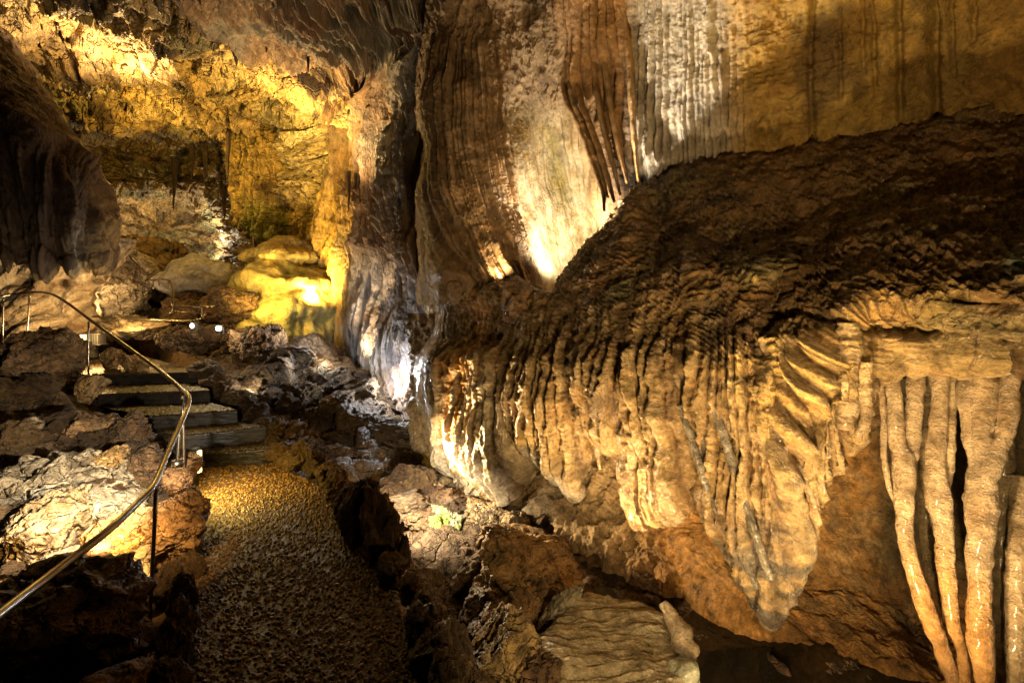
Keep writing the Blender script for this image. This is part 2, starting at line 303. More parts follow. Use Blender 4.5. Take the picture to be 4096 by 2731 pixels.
def g_disp(s):
    px, py, X = s.px, s.py, s.X
    wob = 7*fbm(X*np.array([1.2, 1.2, .8]), 2, 41)
    low = sst(640, 760, py-.05*(px-1100)+40*fbm(X*2, 2, 42))
    wid = np.interp(px, [985, 1200, 1400, 1800, 2352], [15, 14, 17, 21, 26])
    cc = np.interp(px, np.arange(900, 2750, 5), np.cumsum(5/np.interp(np.arange(900, 2750, 5), [985, 1200, 1400, 1800, 2352], [15, 13, 19, 24, 30])))
    lean = .0011*(py-800)*np.interp(px, [1000, 1250, 1500, 1700, 1850, 2100], [0, .5, 1.5, 4.5, 1, 0])
    f, s.cell = flute(cc-lean+wob/18, 43, rnd=.75, power=.7); f2, _ = flute((cc-lean)*2.3+wob/9, 44)
    leftz = 1-sst(1130, 1230, px)
    Xw = X+.05*fbm(X*4, 2, 59)[:, None]; rip = billow(Xw*np.array([9, 9, 27]), 2, 45); rip2 = ridged(Xw*np.array([22, 22, 52]), 3, 46)
    lump = fbm(X*np.array([8, 8, 6]), 4, 47); up = 1-low
    ramp = np.interp(px, [985, 1200, 1400, 2352], [.085, .07, .085, .09])
    mod = np.clip(.25+1.6*(fbm(X*np.array([2.2, 2.2, 1.3]), 3, 48)+.25), .05, 1.3)
    str_ = ridged(np.stack([(cc-lean)*.28, py/330, X[:, 1]*.2], 1), 4, 54); str2 = ridged(np.stack([(cc-lean)*.9+wob/30, py/170, X[:, 1]*.2], 1), 3, 55)
    h = low*sst(690, 900, py+60*fbm(X*3, 2, 56))*(1.6*f*ramp*np.maximum(mod, np.interp(px, [985, 1180, 1260, 1960], [.75, .6, .3, .3]))+.15*(str_-.4)+.05*str2)+low*.008*f2
    h += (.008+.017*up)*rip*np.interp(px, [985, 1300, 1600, 2352], [1.3, 1.2, 1.3, 1.45])+(.006+.008*up)*rip2
    pw = py+26*fbm(X*np.array([1.6, 1.6, 1.6]), 3, 67)+9*fbm(X*np.array([7, 7, 5]), 2, 68)-.10*(px-1700)
    lam = np.interp(px, [1250, 1600, 2000, 2352], [9, 12, 16, 20]); ph = pw/np.mean([14.])*1.0*(14/lam)
    amp_ = np.clip(.35+1.5*fbm(X*np.array([6, 6, 8]), 3, 69)+.3, 0, 1.2); zone = sst(380, 470, py+.12*(px-1400))*(1-sst(770, 900, py))*sst(1230, 1340, px)
    h += .015*zone*amp_*(.5+.5*np.sin(6.2832*ph+3*fbm(X*3.1, 2, 70)))**1.6*np.interp(px, [1250, 1600, 2352], [.7, 1, 1.15])
    h += low*(.010*fbm(X*np.array([30, 30, 38]), 3, 60)+.007*ridged(X*np.array([22, 22, 40]), 2, 35))
    mid = sst(560, 680, py)*(1-sst(820, 980, py)); h += (.025+.03*mid*(1-sst(1850, 2000, px)))*ridged(X*np.array([7, 7, 9]), 4, 57)+.035*lump*(1-.4*low)+.045*sst(1880, 2020, px)*sst(640, 700, py)*fbm(X*np.array([12, 12, 15]), 4, 66)+.014*fbm(X*20, 4, 49)+.006*ridged(X*34, 2, 58)
    # ledge with a second tier at the wall's far end
    t = leftz*sst(785, 835, py+10*fbm(X*3, 2, 50)); h += .22*t-.10*leftz*sst(690, 720, py)*(1-sst(770, 800, py))
    ff, _ = flute(px/12.5, 51); h += leftz*sst(668, 700, py)*(1-sst(780, 800, py))*.045*ff
    # gaps under the overhanging edges
    for x0, x1, y0, dp in ((1950, 2160, 745, .13), (1800, 1960, 735, .06), (2180, 2352, 690, .08)):
        yy = y0+8*fbm(X*3, 2, 52)+.06*(px-x0); h -= dp*np.exp(-((py-yy)/7)**2)*sst(x0-20, x0+30, px)*(1-sst(x1-30, x1+20, px))
    h += .15*fbm(X*1.4, 3, 53); h = h*(1-.75*sst(.72, .92, s.v))*(.42+.58*sst(975, 1050, px))-.10*(1-sst(985, 1120, px))
    s.low, s.f, s.leftz = low, f, leftz
    return h
def g_col(s):
    px, py, X = s.px, s.py, s.X; n = fbm(X*2.0, 4, 61)*.5+.5; n2 = fbm(X*8, 4, 62)*.5+.5
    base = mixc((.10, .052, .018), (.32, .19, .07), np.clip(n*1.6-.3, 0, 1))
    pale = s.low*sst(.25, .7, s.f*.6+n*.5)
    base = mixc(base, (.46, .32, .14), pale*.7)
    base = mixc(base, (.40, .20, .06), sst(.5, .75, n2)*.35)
    o = np.exp(-((px-1098-.05*(py-800)-14*fbm(X*2.5, 2, 63))/26)**2)*sst(640, 720, py); base = mixc(base, (.58, .27, .035), o*.85)
    base = mixc(base, (.50, .32, .06), np.exp(-((px-1215-.45*(py-950))/30)**2)*sst(950, 1010, py)*.5)
    gr = np.exp(-(((px-1265-.62*(py-1050))/26)**2))*sst(985, 1030, py)*(1-sst(1340, 1350, px)); base = mixc(base, (.30, .27, .23), gr*.9)
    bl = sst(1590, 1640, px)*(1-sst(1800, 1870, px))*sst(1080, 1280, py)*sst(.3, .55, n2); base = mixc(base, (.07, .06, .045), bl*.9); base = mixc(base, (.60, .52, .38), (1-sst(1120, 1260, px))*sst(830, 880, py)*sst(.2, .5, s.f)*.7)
    base = mixc(base, (.05, .04, .025), sst(.6, .76, fbm(X*np.array([3, 3, 1.3]), 3, 64)*.5+.5)*.6)
    base = mixc(base, (.25, .24, .10), sst(.58, .72, fbm(X*1.6, 3, 65)*.5+.5)*.4*(1-s.low))
    base = mixc(base, (.30, .40, .30), np.exp(-((px-2340)/24)**2-((py-618)/28)**2)*.8)
    return base
def g_sub(px, py, d):
    # individual drip tips along the lower edge
    v = np.linspace(0, 1, px.shape[0])[:, None]; q = px[-2:-1]
    tip = (14*np.abs(np.sin(q/9.))+16*np.abs(np.sin(q/23.+1)))*np.clip((v-.72)/.2, 0, 1)
    return px, py+tip*(q < 2030), d
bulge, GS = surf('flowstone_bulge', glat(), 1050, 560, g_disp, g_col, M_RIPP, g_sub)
tag(bulge, 'huge wet brown flowstone bulge with rippled top and a long fringe of dripstone', 'flowstone')
# ------------------------------------------------------------------ orange undercut base rock
bx = [960, 1050, 1150, 1250, 1350, 1450, 1520, 1600, 1700, 1850, 2000, 2150, 2352, 2700]
by = [1090, 1115, 1150, 1195, 1255, 1310, 1345, 1372, 1440, 1492, 1530, 1568, 1640, 1760]
blat = [[] for _ in range(8)]
for c in bx:
    b = float(B(c)); y = float(np.interp(c, bx, by)); b += .15
    for i, (yy, d) in enumerate([(720, b+.62), (850, b+.58), (950, b+.52), (y-200, b+.33), (y-90, b+.12), (y-12, b-.05), (y, b), (y-22, b+.55)]):
        if i < 3: yy = min(yy, y-200-40*(3-i))
        blat[i].append((c, yy, d))
def b_disp(s):
    px, py, X = s.px, s.py, s.X
    h = .10*fbm(X*1.3, 3, 71)+.08*ridged(X*np.array([3, 3, 4]), 5, 72)+.04*fbm(X*9, 5, 73)+.012*ridged(X*24, 3, 77)
    fld, _ = flute((px+.5*(py-1100))/75+.8*fbm(X*1.2, 2, 74), 75); rough = 1-sst(1450, 1600, px)
    h += rough*(.02*fld+.10*ridged(X*4.5, 4, 76)+.05*billow(X*2.2, 4, 78))
    h += .16*np.exp(-((px-1620-.55*(py-1250))/90)**2)-.1*np.exp(-((px-1990-.6*(py-1200))/100)**2)
    return h
def b_col(s):
    px, py, X = s.px, s.py, s.X; n = fbm(X*2, 4, 81)*.5+.5; n2 = fbm(X*9, 4, 82)*.5+.5
    o = mixc((.34, .155, .035), (.46, .25, .075), n); l = mixc((.34, .21, .09), (.50, .37, .20), n2)
    k = sst(1380, 1560, px+120*(n-.5)); base = mixc(l, o, k)
    base = mixc(base, (.42, .30, .15), sst(1700, 1950, px)*sst(.4, .65, n2)*.5*(1-sst(1380, 1480, py-.2*(px-1800))))
    base = mixc(base, (.05, .042, .02), sst(1960, 2060, px)*(1-sst(1300, 1480, py+60*n2))*.9)  # darkened behind the hanging columns, the shade of their gaps put into the colour
    base = mixc(base, (.10, .07, .035), sst(.55, .72, fbm(X*np.array([4, 4, 5]), 4, 83)*.5+.5)*.65)
    return base
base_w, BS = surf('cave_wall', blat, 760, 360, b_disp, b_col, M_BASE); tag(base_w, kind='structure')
# ------------------------------------------------------------------ banded wall at middle distance
ml = [[(1070, -220, 5.0), (1060, -60, 6.0), (1050, 100, 6.7), (1040, 300, 6.9), (1030, 450, 6.9), (1022, 600, 6.8), (1018, 800, 6.7), (1020, 1000, 6.6), (1030, 1100, 6.5)],
      [(900, -220, 4.9), (960, -60, 5.9), (1005, 60, 6.9), (988, 250, 7.3), (975, 450, 7.4), (985, 600, 7.3), (965, 790, 7.1), (985, 960, 6.9), (1000, 1060, 6.6)],
      [(800, -220, 4.8), (850, -60, 5.8), (940, 60, 7.0), (955, 240, 7.8), (925, 400, 8.0), (952, 600, 7.9), (905, 780, 7.7), (930, 940, 7.4), (940, 1040, 7.0)],
      [(690, -220, 4.8), (750, -60, 5.7), (860, 60, 7.0), (905, 200, 8.2), (892, 380, 8.7), (905, 560, 8.6), (855, 740, 8.4), (872, 910, 8.2), (880, 1000, 7.8)],
      [(590, -220, 4.8), (640, -60, 5.7), (775, 60, 7.0), (852, 180, 8.6), (862, 330, 9.4), (852, 520, 9.5), (806, 700, 9.3), (825, 860, 9.0), (830, 940, 8.6)],
      [(500, -220, 4.8), (530, -60, 5.7), (670, 70, 7.2), (780, 190, 8.9), (825, 320, 10.0), (800, 500, 10.1), (765, 680, 10.0), (785, 830, 9.8), (790, 900, 9.4)],
      [(420, -220, 4.9), (430, -60, 5.8), (590, 80, 7.6), (700, 210, 9.6), (780, 330, 10.8), (750, 500, 10.9), (715, 690, 10.9), (740, 840, 10.6), (740, 900, 10.2)]]
mlat = [[ml[j][i] for j in range(7)] for i in range(9)]
def m_disp(s):
    px, py, X, u = s.px, s.py, s.X, s.u
    c = u*20+.9*fbm(X*np.array([.6, .6, .5]), 3, 91); f, s.cell = flute(c, 92, rnd=.8, power=.8); f2, _ = flute(c*2.7, 93, rnd=.8); f3, _ = flute(c*6.5, 99, rnd=.8)
    low = sst(560, 700, py); ceil = 1-sst(60, 240, py)
    mod = .45+.9*np.clip(fbm(X*np.array([.8, .8, .5]), 2, 94)+.5, 0, 1)
    wu = u+.03*fbm(X*.6, 2, 87); q = np.stack([wu*12, s.v*1.3, X[:, 1]*.05], 1); r1 = billow(q, 2, 88); r2 = billow(q*np.array([2.4, 1.6, 1]), 3, 89, gain=.6); r3 = billow(q*np.array([6, 3., 1]), 3, 90)
    h = .08*f*mod+(.42-.2*low)*(r1-.3)+(.55-.33*low)*(r2-.3)+(.20-.11*low)*r3+.015*f3*(1-.6*low)+.06*fbm(X*5, 5, 95)+.02*ridged(X*12, 3, 86)
    h += (.2+.2*ceil)*fbm(X*.8, 3, 96)+.16*ridged(X*np.array([2, 2, 1.2]), 5, 97)*(1-.7*low)
    h += .14*ridged(X*3.1, 4, 98)*sst(800, 900, py)
    s.f, s.low, s.f2 = f, low, f2
    return h
def m_col(s):
    px, py, X = s.px, s.py, s.X; n = fbm(X*.9, 4, 101)*.5+.5; n2 = fbm(X*np.array([4, 4, 1.5]), 4, 102)*.5+.5
    base = mixc((.24, .125, .055), (.42, .28, .15), np.clip(n*.7+s.cell*.5, 0, 1)); base = mixc(base, (.20, .22, .17), sst(.45, .6, fbm(X*.6, 3, 103)*.5+.5)*.55*(1-s.low))
    base = mixc(base, (.10, .05, .025), sst(.52, .66, fbm(np.stack([s.u*16, s.v*3, 0*s.u], 1), 4, 105)*.5+.5)*.7)
    base = mixc(base, (.46, .43, .42), s.low*sst(.3, .65, n2)*.85)
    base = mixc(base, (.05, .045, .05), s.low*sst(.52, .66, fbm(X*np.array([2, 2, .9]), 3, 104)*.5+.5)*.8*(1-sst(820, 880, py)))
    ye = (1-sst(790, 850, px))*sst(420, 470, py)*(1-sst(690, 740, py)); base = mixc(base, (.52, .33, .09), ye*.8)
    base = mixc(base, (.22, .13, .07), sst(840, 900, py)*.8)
    return base
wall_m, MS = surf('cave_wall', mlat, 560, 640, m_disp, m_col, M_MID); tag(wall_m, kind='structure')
# ------------------------------------------------------------------ far chamber
fcol = [-300, -100, 0, 100, 200, 300, 400, 500, 600, 700, 790, 860]
frow = [-260, -100, 0, 80, 140, 165, 215, 262, 285, 340, 400, 440, 500, 600, 700, 850]
FD = [[4.8]*12, [5.8]*12, [6.5, 6.5, 6.6, 6.7, 6.8, 6.8, 6.8, 6.7, 6.7, 6.6, 6.8, 6.9],
      [7, 7.2, 7.3, 7.4, 7.5, 7.6, 7.6, 7.5, 7.4, 7.4, 7.7, 8],
      [7.6, 7.9, 8.0, 8.1, 8.2, 8.2, 8.2, 8.1, 8.0, 8.2, 8.8, 9.2],
      [8.4, 8.9, 9.3, 9.6, 9.7, 9.6, 9.5, 9.3, 9.0, 9.0, 9.3, 9.6],
      [8.6, 9.4, 9.9, 10.3, 10.4, 10.3, 10.2, 10, 9.6, 9.4, 9.5, 9.9],
      [8.8, 9.7, 10.3, 11, 11.3, 11.3, 11.2, 10.8, 10.2, 9.9, 9.8, 10.1],
      [8.9, 10, 11, 12.2, 13, 13.2, 13.2, 12.8, 11, 10.2, 9.9, 10.2],
      [9, 10, 11, 12.2, 13.6, 14.2, 14.4, 13.8, 11.6, 10.5, 10.2, 10.4],
      [9, 10, 11, 12.5, 14, 14.4, 14.8, 14.4, 11.9, 10.9, 10.5, 10.6],
      [9, 10, 11, 13, 14.3, 14.8, 15.2, 15, 12.2, 11, 10.6, 10.7],
      [9, 10, 11, 13, 15, 17, 17.5, 16.5, 12.5, 11.1, 10.8, 10.8],
      [9, 10, 11, 13, 15, 17, 17.5, 16.5, 12.6, 11.1, 10.8, 10.8],
      [9, 10, 11, 12.5, 14.5, 16.5, 17, 16, 12.4, 11, 10.7, 10.7], [9, 10, 11, 12, 14, 16, 16, 15, 12, 10.8, 10.5, 10.5]]
flat_ = [[(c, r, FD[i][j]) for j, c in enumerate(fcol)] for i, r in enumerate(frow)]
def f_disp(s):
    px, py, X = s.px, s.py, s.X
    wall = sst(570, 640, px)*sst(170, 230, py)
    lay = ridged(X@np.array([[.35, .1, 0], [0, .55, 0], [.35, -.2, 1.5]], f32).T if False else np.stack([X[:, 0]*.45, X[:, 1]*.5, X[:, 2]*1.7+X[:, 0]*.35], 1), 5, 111, gain=.55)
    w = worley(X*np.array([1.1, 1.1, 1.7])+.5*fbm(X*1.1, 3, 112)[:, None], 113); blk = w[:, 1]-w[:, 0]
    w2 = worley(X*np.array([2.8, 2.8, 4.4])+.4*fbm(X*2.3, 3, 114)[:, None], 115); blk2 = w2[:, 1]-w2[:, 0]
    lay2 = ridged(np.stack([X[:, 0]*1.1+X[:, 2]*.3, X[:, 1]*.9, X[:, 2]*4.4+X[:, 0]*.9], 1), 4, 109, gain=.6)
    far = 1-.55*sst(11.5, 13.5, s.d); front = 1-sst(130, 190, py)
    h = far*(.75*fbm(X*.45, 3, 116)+(.75-.4*wall-.3*front)*(lay-.4)+(.34-.12*wall)*(lay2-.4))+(.26+.1*front)*(w[:, 2]-.5)*sst(0, .10, blk)-.16*(1-sst(0, .09, blk))+.13*(w2[:, 2]-.5)*sst(0, .12, blk2)-.07*(1-sst(0, .1, blk2))+.11*fbm(X*5, 5, 117)+.03*ridged(X*11, 3, 108)
    low = wall*sst(440, 490, py); fl, s.cell = flute(px/17+.8*fbm(X*.8, 2, 118), 119); h = h*(1-.65*low)+low*(.10*fl+.4*(billow(np.stack([px/34+.5*fbm(X*.8, 2, 106), py/260, 0*px], 1), 3, 107)-.3))
    # the overhung crease in the bright wall
    yy = 318+16*np.sin((px-600)/60.)+8*fbm(X*1.5, 2, 120); m = sst(650, 700, px)*(1-sst(805, 830, px))
    h -= .55*np.exp(-((py-yy)/13)**2)*m; h += .35*np.exp(-((py-yy+55)/38)**2)*m
    s.blk, s.blk2, s.lay, s.wall, s.lowf = blk, blk2, lay, wall, low
    return h
def f_col(s):
    px, py, X = s.px, s.py, s.X; n = fbm(X*.6, 4, 121)*.5+.5; n2 = fbm(X*2.2, 4, 122)*.5+.5
    base = mixc((.30, .18, .07), (.58, .43, .22), np.clip(n*1.3-.15, 0, 1)); base = mixc(base, (.46, .28, .06), sst(.35, .7, n2)*.65); base = mixc(base, (.26, .17, .09), sst(520, 650, px)*(1-sst(130, 180, py))*.7)
    base = mixc(base, (.22, .25, .13), sst(.5, .66, fbm(X*np.array([.5, .5, 1.6]), 3, 123)*.5+.5)*.55)
    base = mixc(base, (.07, .04, .02), sst(.54, .64, fbm(X*np.array([.9, .9, 3.2])+X[:, :1]*.4, 5, 125)*.5+.5)*.85)
    base = mixc(base, (.09, .055, .03), sst(.56, .7, fbm(X*np.array([1.6, 1.6, 2.2]), 4, 124)*.5+.5)*.75)
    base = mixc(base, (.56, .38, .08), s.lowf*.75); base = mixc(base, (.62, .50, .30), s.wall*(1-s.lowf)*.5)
    return base
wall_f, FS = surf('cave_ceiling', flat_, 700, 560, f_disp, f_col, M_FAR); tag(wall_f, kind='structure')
# ------------------------------------------------------------------ dark buttress on the left
ly = [40, 120, 180, 240, 300, 360, 410, 470, 530, 575, 600, 590]
lx = [-60, 28, 66, 112, 146, 178, 204, 216, 232, 240, 236, 200]
llat = []
for i, y in enumerate(ly):
    e = lx[i]; dd = .0 if i < len(ly)-1 else .9
    llat.append([(-420, y, 4.3+dd), (-200, y, 4.9+dd), (e-230, y, 5.2+dd), (e-150, y+5, 5.35+dd), (e-80, y+8, 5.5+dd), (e-35, y+5, 5.75+dd), (e-8, y, 6.05+dd), (e, y, 6.4+dd), (e-14, y+6, 7.2+dd)])
def l_disp(s):
    px, py, X = s.px, s.py, s.X; low = sst(280, 420, py)
    f, s.cell = flute((px-.15*(py-400))/26+.6*fbm(X*.9, 2, 131), 132); s.f, s.low = f, low
    return low*(.05*f+.5*(billow(np.stack([(px-.15*(py-400))/75+.4*fbm(X*.7, 2, 138), py/420, 0*px], 1), 3, 139)-.3))+.3*fbm(X*.7, 3, 133)+.06*ridged(X*3, 4, 134)+.03*fbm(X*8, 3, 135)
def l_col(s):
    n = fbm(s.X*1.2, 4, 136)*.5+.5; n2 = fbm(s.X*4, 4, 137)*.5+.5
    b = mixc((.08, .045, .025), (.17, .105, .055), n); b = mixc(b, (.33, .22, .09), sst(175, 215, s.px)*sst(400, 470, s.py)*sst(.35, .6, n2))
    return mixc(b, (.40, .35, .27), np.exp(-((s.px-178)/14)**2)*sst(450, 500, s.py)*.8)
butt, _ = surf('rock_buttress', llat, 260, 380, l_disp, l_col, M_MID)
tag(butt, 'dark overhanging rock buttress with vertical folds in front of the lit chamber', 'rock')
# pale outcrop beneath it
py_ = [530, 560, 600, 650, 700, 750, 800, 850]; pe = [262, 250, 222, 196, 178, 166, 160, 150]
plat = [[(-250, y, 6.6), (-120, y, 6.9), (-40, y, 7.1), (30, y, 7.2), (90, y, 7.25), (pe[i]-50, y, 7.4), (pe[i]-12, y, 7.6), (pe[i], y, 8.0), (pe[i]-20, y, 8.8)] for i, y in enumerate(py_)]
def p_disp(s):
    px, py, X = s.px, s.py, s.X; c = (px+.75*(py-650))/30+.9*fbm(X*.9, 3, 141); f, _ = flute(c, 142); s.f = f
    h = .08*f+.25*ridged(np.stack([(px+.75*(py-650))/55, py/260, 0*px], 1), 4, 149)+.2*fbm(X*1.2, 3, 143)+.16*ridged(X*2.4, 5, 144)+.05*fbm(X*7, 4, 145)
    for hx, hy, r in ((134, 588, 13), (184, 590, 10), (88, 652, 9), (60, 620, 8), (150, 640, 7)): h -= .35*np.exp(-(((px-hx)/r)**2+((py-hy)/r)**2))
    return h
def p_col(s):
    n = fbm(s.X*1.5, 4, 146)*.5+.5; n2 = fbm(s.X*4, 4, 147)*.5+.5
    b = mixc((.42, .29, .15), (.62, .52, .37), n); b = mixc(b, (.22, .12, .05), sst(.52, .7, n2)*.7); return mixc(b, (.16, .09, .04), sst(.52, .68, fbm(np.stack([(s.px+.75*s.py)/22, s.py/120, 0*s.px], 1), 4, 148)*.5+.5)*.7)
outc, _ = surf('limestone_outcrop', plat, 260, 260, p_disp, p_col, M_MID)
tag(outc, 'pale cream limestone outcrop pitted with holes below the dark buttress', 'rock')
# ------------------------------------------------------------------ rocks
import bmesh
def ico(sub):
    bm = bmesh.new(); bmesh.ops.create_icosphere(bm, subdivisions=sub, radius=1); v = np.array([p.co[:] for p in bm.verts], f32)
    fc = np.array([[p.index for p in f.verts] for f in bm.faces], np.int32); bm.free(); return v, fc
ICO = {k: ico(k) for k in (3, 4, 5, 6)}
def rock_verts(seed, size, sub=5, planes=12, jag=.25, facet=1., layer=0., strat=(0, 0, 1)):
    rs = np.random.RandomState(seed); v, fc = ICO[sub]
    N = rs.normal(size=(planes, 3)); N /= np.linalg.norm(N, axis=1, keepdims=True); D = rs.uniform(.55, .95, planes)
    dots = v@N.T.astype(f32); t = np.where(dots > .08, D/np.maximum(dots, .08), 9).min(1); t = np.minimum(t, 1.15)
    r = facet*t+(1-facet)
    p = v*r[:, None]*np.asarray(size, f32); o = seed*3.17; sc_ = 1/max(.05, float(np.mean(size)))
    q = p*sc_+o
    n = v.copy()
    w = worley(q*1.25+.35*fbm(q*1.5, 2, seed+2)[:, None], seed+3); w2 = worley(q*2.9+.3*fbm(q*3, 2, seed+4)[:, None], seed+6)
    h = jag*(ridged(q*1.1, 5, seed, gain=.62)-.5)+.45*jag*fbm(q*2.6, 5, seed+5)+.30*(w[:, 2]-.5)*sst(0, .12, w[:, 1]-w[:, 0])*1.0+.13*(w2[:, 2]-.5)*sst(0, .12, w2[:, 1]-w2[:, 0])+.16*jag*ridged(q*7, 3, seed+7)+.10*jag*fbm(q*19, 3, seed+8)
    if layer:
        z = q@np.asarray(strat, f32)+.25*fbm(q*.9, 3, seed+9); h = h+layer*(np.abs(((z*2.6) % 1)-.5)-.25)+layer*.5*(np.abs(((z*6.1) % 1)-.5)-.25)
    return (p+n*(h*float(np.mean(size)))[:, None]).astype(f32), fc, h
def rock_tint(v, h, seed, ca, cb, dark=(.05, .03, .018), moss=None):
    sc_ = 1/max(.05, float(np.abs(v).mean())); q = v*sc_*.5+seed
    n = fbm(q*1.3, 4, seed+21)*.5+.5; t = mixc(ca, cb, np.clip(n*1.3-.15, 0, 1)); t = mixc(t, dark, sst(.52, .7, fbm(q*2.8, 4, seed+22)*.5+.5)*.7)
    if moss is not None: t = mixc(t, moss, sst(.42, .62, fbm(q*1.7, 3, seed+23)*.5+.5)*.85)
    return t
BROWN = ((.10, .057, .026), (.23, .14, .07)); PALE = ((.40, .28, .15), (.58, .48, .34)); OCHRE = ((.34, .19, .06), (.48, .31, .12)); GREY = ((.22, .16, .11), (.40, .33, .25))
def hero(name, label, px, py, d, size, seed, cols=BROWN, rot=(0, 0, 0), cat='rock', group=None, mat=None, moss=None, sub=6, **k):
    """size: width and height in lattice pixels at that depth, third number the depth in metres"""
    s = (size[0]*d/F/2.25, size[2]/2.25, size[1]*d/F/2.25); v, fc, h = rock_verts(seed, s, sub=sub, **k)
    me = np_mesh(name, v, fc, rock_tint(v, h, seed, *cols, moss=moss)); o = link(name, me, mat or M_ROCK)
    o.location = W(px, py, d); o.rotation_euler = rot
    return tag(o, label, cat, group)
# ------------------------------------------------------------------ cave floor
FC = np.array([(-2.6, 2.2, -.35), (-1.75, 2.0, -.15), (-3.4, 2.6, .0), (-2.9, 3.1, .1), (-3.7, 3.4, .3), (-2.35, 3.6, .05), (-3.1, 4.0, .25), (-4.4, 4.2, .5), (-3.5, 4.8, .4), (-5.2, 5.5, .8), (-7, 6.2, 1.0), (-7.5, 7.5, 1.1), (-4.9, 6.6, .62), (-4.1, 6.6, .62), (-5.4, 7.6, .68), (-3.3, 7, .75), (-3.5, 7.8, 1.05),
    (-4.6, 8.4, 1.0), (-6, 8.6, 1.15), (-6.8, 9.7, 1.3), (-5.2, 9.8, 1.0), (-4.2, 9.5, .75), (-6.5, 13, 2.5), (-8.5, 13, 2.5), (-8, 16, 3.2), (-10, 10, 1.5), (-3.8, 10.6, .85), (-2.9, 9.3, .45), (-2.35, 8.2, .0), (-1.2, 6.9, -.15), (-2.6, 6.4, .2), (-2.0, 5.4, -.1), (-1.4, 4.5, -.3), (-.7, 5.3, -.4),
    (-.3, 4.3, -.4), (0, 3, -.5), (.6, 3, -.5), (.8, 2.2, -.55), (1.8, 2.2, -.55), (2.4, 1.8, -.55), (.1, 2.2, -.5), (.3, 1.4, -.5), (-1.7, 1.2, -.2), (-3.6, 1.2, -.4), (1, .8, -.55), (-.6, 6.2, -.3), (.8, 4.2, -.4), (2.5, 3.2, -.4), (3.5, 1.5, -.5)], f32)
PLE = np.array([(425, 1900), (420, 1750), (432, 1568), (446, 1430), (454, 1300), (460, 1160), (464, 1110), (462, 1072)], float)
PRE = np.array([(1040, 1900), (1002, 1750), (956, 1568), (908, 1430), (852, 1300), (780, 1165), (712, 1110), (626, 1064)], float)
def z0(p, z=0.0): return np.array([WZ(x, y, z)[:2] for x, y in p])
PL, PR = cr(z0(PLE), 60), cr(z0(PRE), 60); PC = (PL+PR)/2; PWD = np.linalg.norm(PL-PR, axis=1)/2
def path_dist(x, y):
    d = np.full(x.shape, 9., f32)
    for (a, b), w in zip(PC[::2], PWD[::2]): d = np.minimum(d, np.hypot(x-a, y-b)-w)
    return d
RI = .15
edges = [((430, 1043), (668, 1028), 1), ((415, 1000), (612, 980), 2), ((335, 955), (545, 942), 3), ((225, 905), (482, 896), 4), ((140, 862), (455, 854), 5)]
EST = [(np.array(WZ(445, 1075, 0)), np.array(WZ(630, 1062, 0)))]+[(np.array(WZ(*l, k*RI)), np.array(WZ(*r, k*RI))) for l, r, k in edges]+[(np.array(WZ(120, 822, 5*RI)), np.array(WZ(330, 818, 5*RI)))]
STZ = [(-2.5, 4.75, .0), (-2.9, 5.0, .1), (-3.6, 5.4, .2), (-4.2, 6.2, .5), (-4.6, 7., .6)]
def floor_z(x, y, rough=True):
    x = np.asarray(x, f32); y = np.asarray(y, f32); sh = x.shape; x = x.ravel(); y = y.ravel()
    d2 = (x[:, None]-FC[:, 0])**2+(y[:, None]-FC[:, 1])**2; w = 1/(d2+.03)**1.6; z = (w*FC[:, 2]).sum(1)/w.sum(1)
    if rough:
        p = np.stack([x, y, z*0], 1); wl = worley(p*2.2+.3*fbm(p*2, 3, 156)[:, None], 157); z = z+.2*(ridged(p*1.3, 5, 151, gain=.6)-.45)+.10*fbm(p*4, 5, 152)+.16*(wl[:, 2]-.5)*sst(0, .15, wl[:, 1]-wl[:, 0])
    k = sst(.0, .28, path_dist(x, y)); z = z*k+(1-k)*(-.06)
    for (l, r), (l2, r2) in zip(EST[:-1], EST[1:]):
        c0, c1 = (l+r)/2, (l2+r2)/2; hw = max(.35, np.linalg.norm((r-l)[:2])/2); dv = c1-c0; L2 = (dv[:2]**2).sum()
        t = np.clip(((x-c0[0])*dv[0]+(y-c0[1])*dv[1])/L2, 0, 1); dd = np.hypot(x-c0[0]-t*dv[0], y-c0[1]-t*dv[1])
        k = sst(hw, hw+.25, dd); z = np.minimum(z, z*k+(1-k)*(c0[2]+t*dv[2]-.22))
    return z.reshape(sh)
nx, ny = int(560*RES), int(620*RES)
gx = np.linspace(-11, 4.2, nx); gy = 1.0+(np.linspace(0, 1, ny)**1.5)*16; GX, GY = np.meshgrid(gx, gy)
GZ = floor_z(GX, GY); V = np.stack([GX, GY, GZ], -1).reshape(-1, 3)
n = fbm(V*1.3, 4, 153)*.5+.5; n2 = fbm(V*5, 4, 154)*.5+.5
tn = mixc((.10, .058, .027), (.23, .145, .07), n); tn = mixc(tn, (.06, .035, .02), sst(.5, .7, n2)*.7)
tn = mixc(tn, (.38, .31, .24), (sst(.5, .75, n2)*sst(-3.2, -2.4, V[:, 0])*sst(5.2, 6, V[:, 1])*.5).astype(f32))
flo = link('cave_floor', np_mesh('cave_floor', V, grid_faces(ny, nx), tn), M_ROCK); tag(flo, kind='structure')
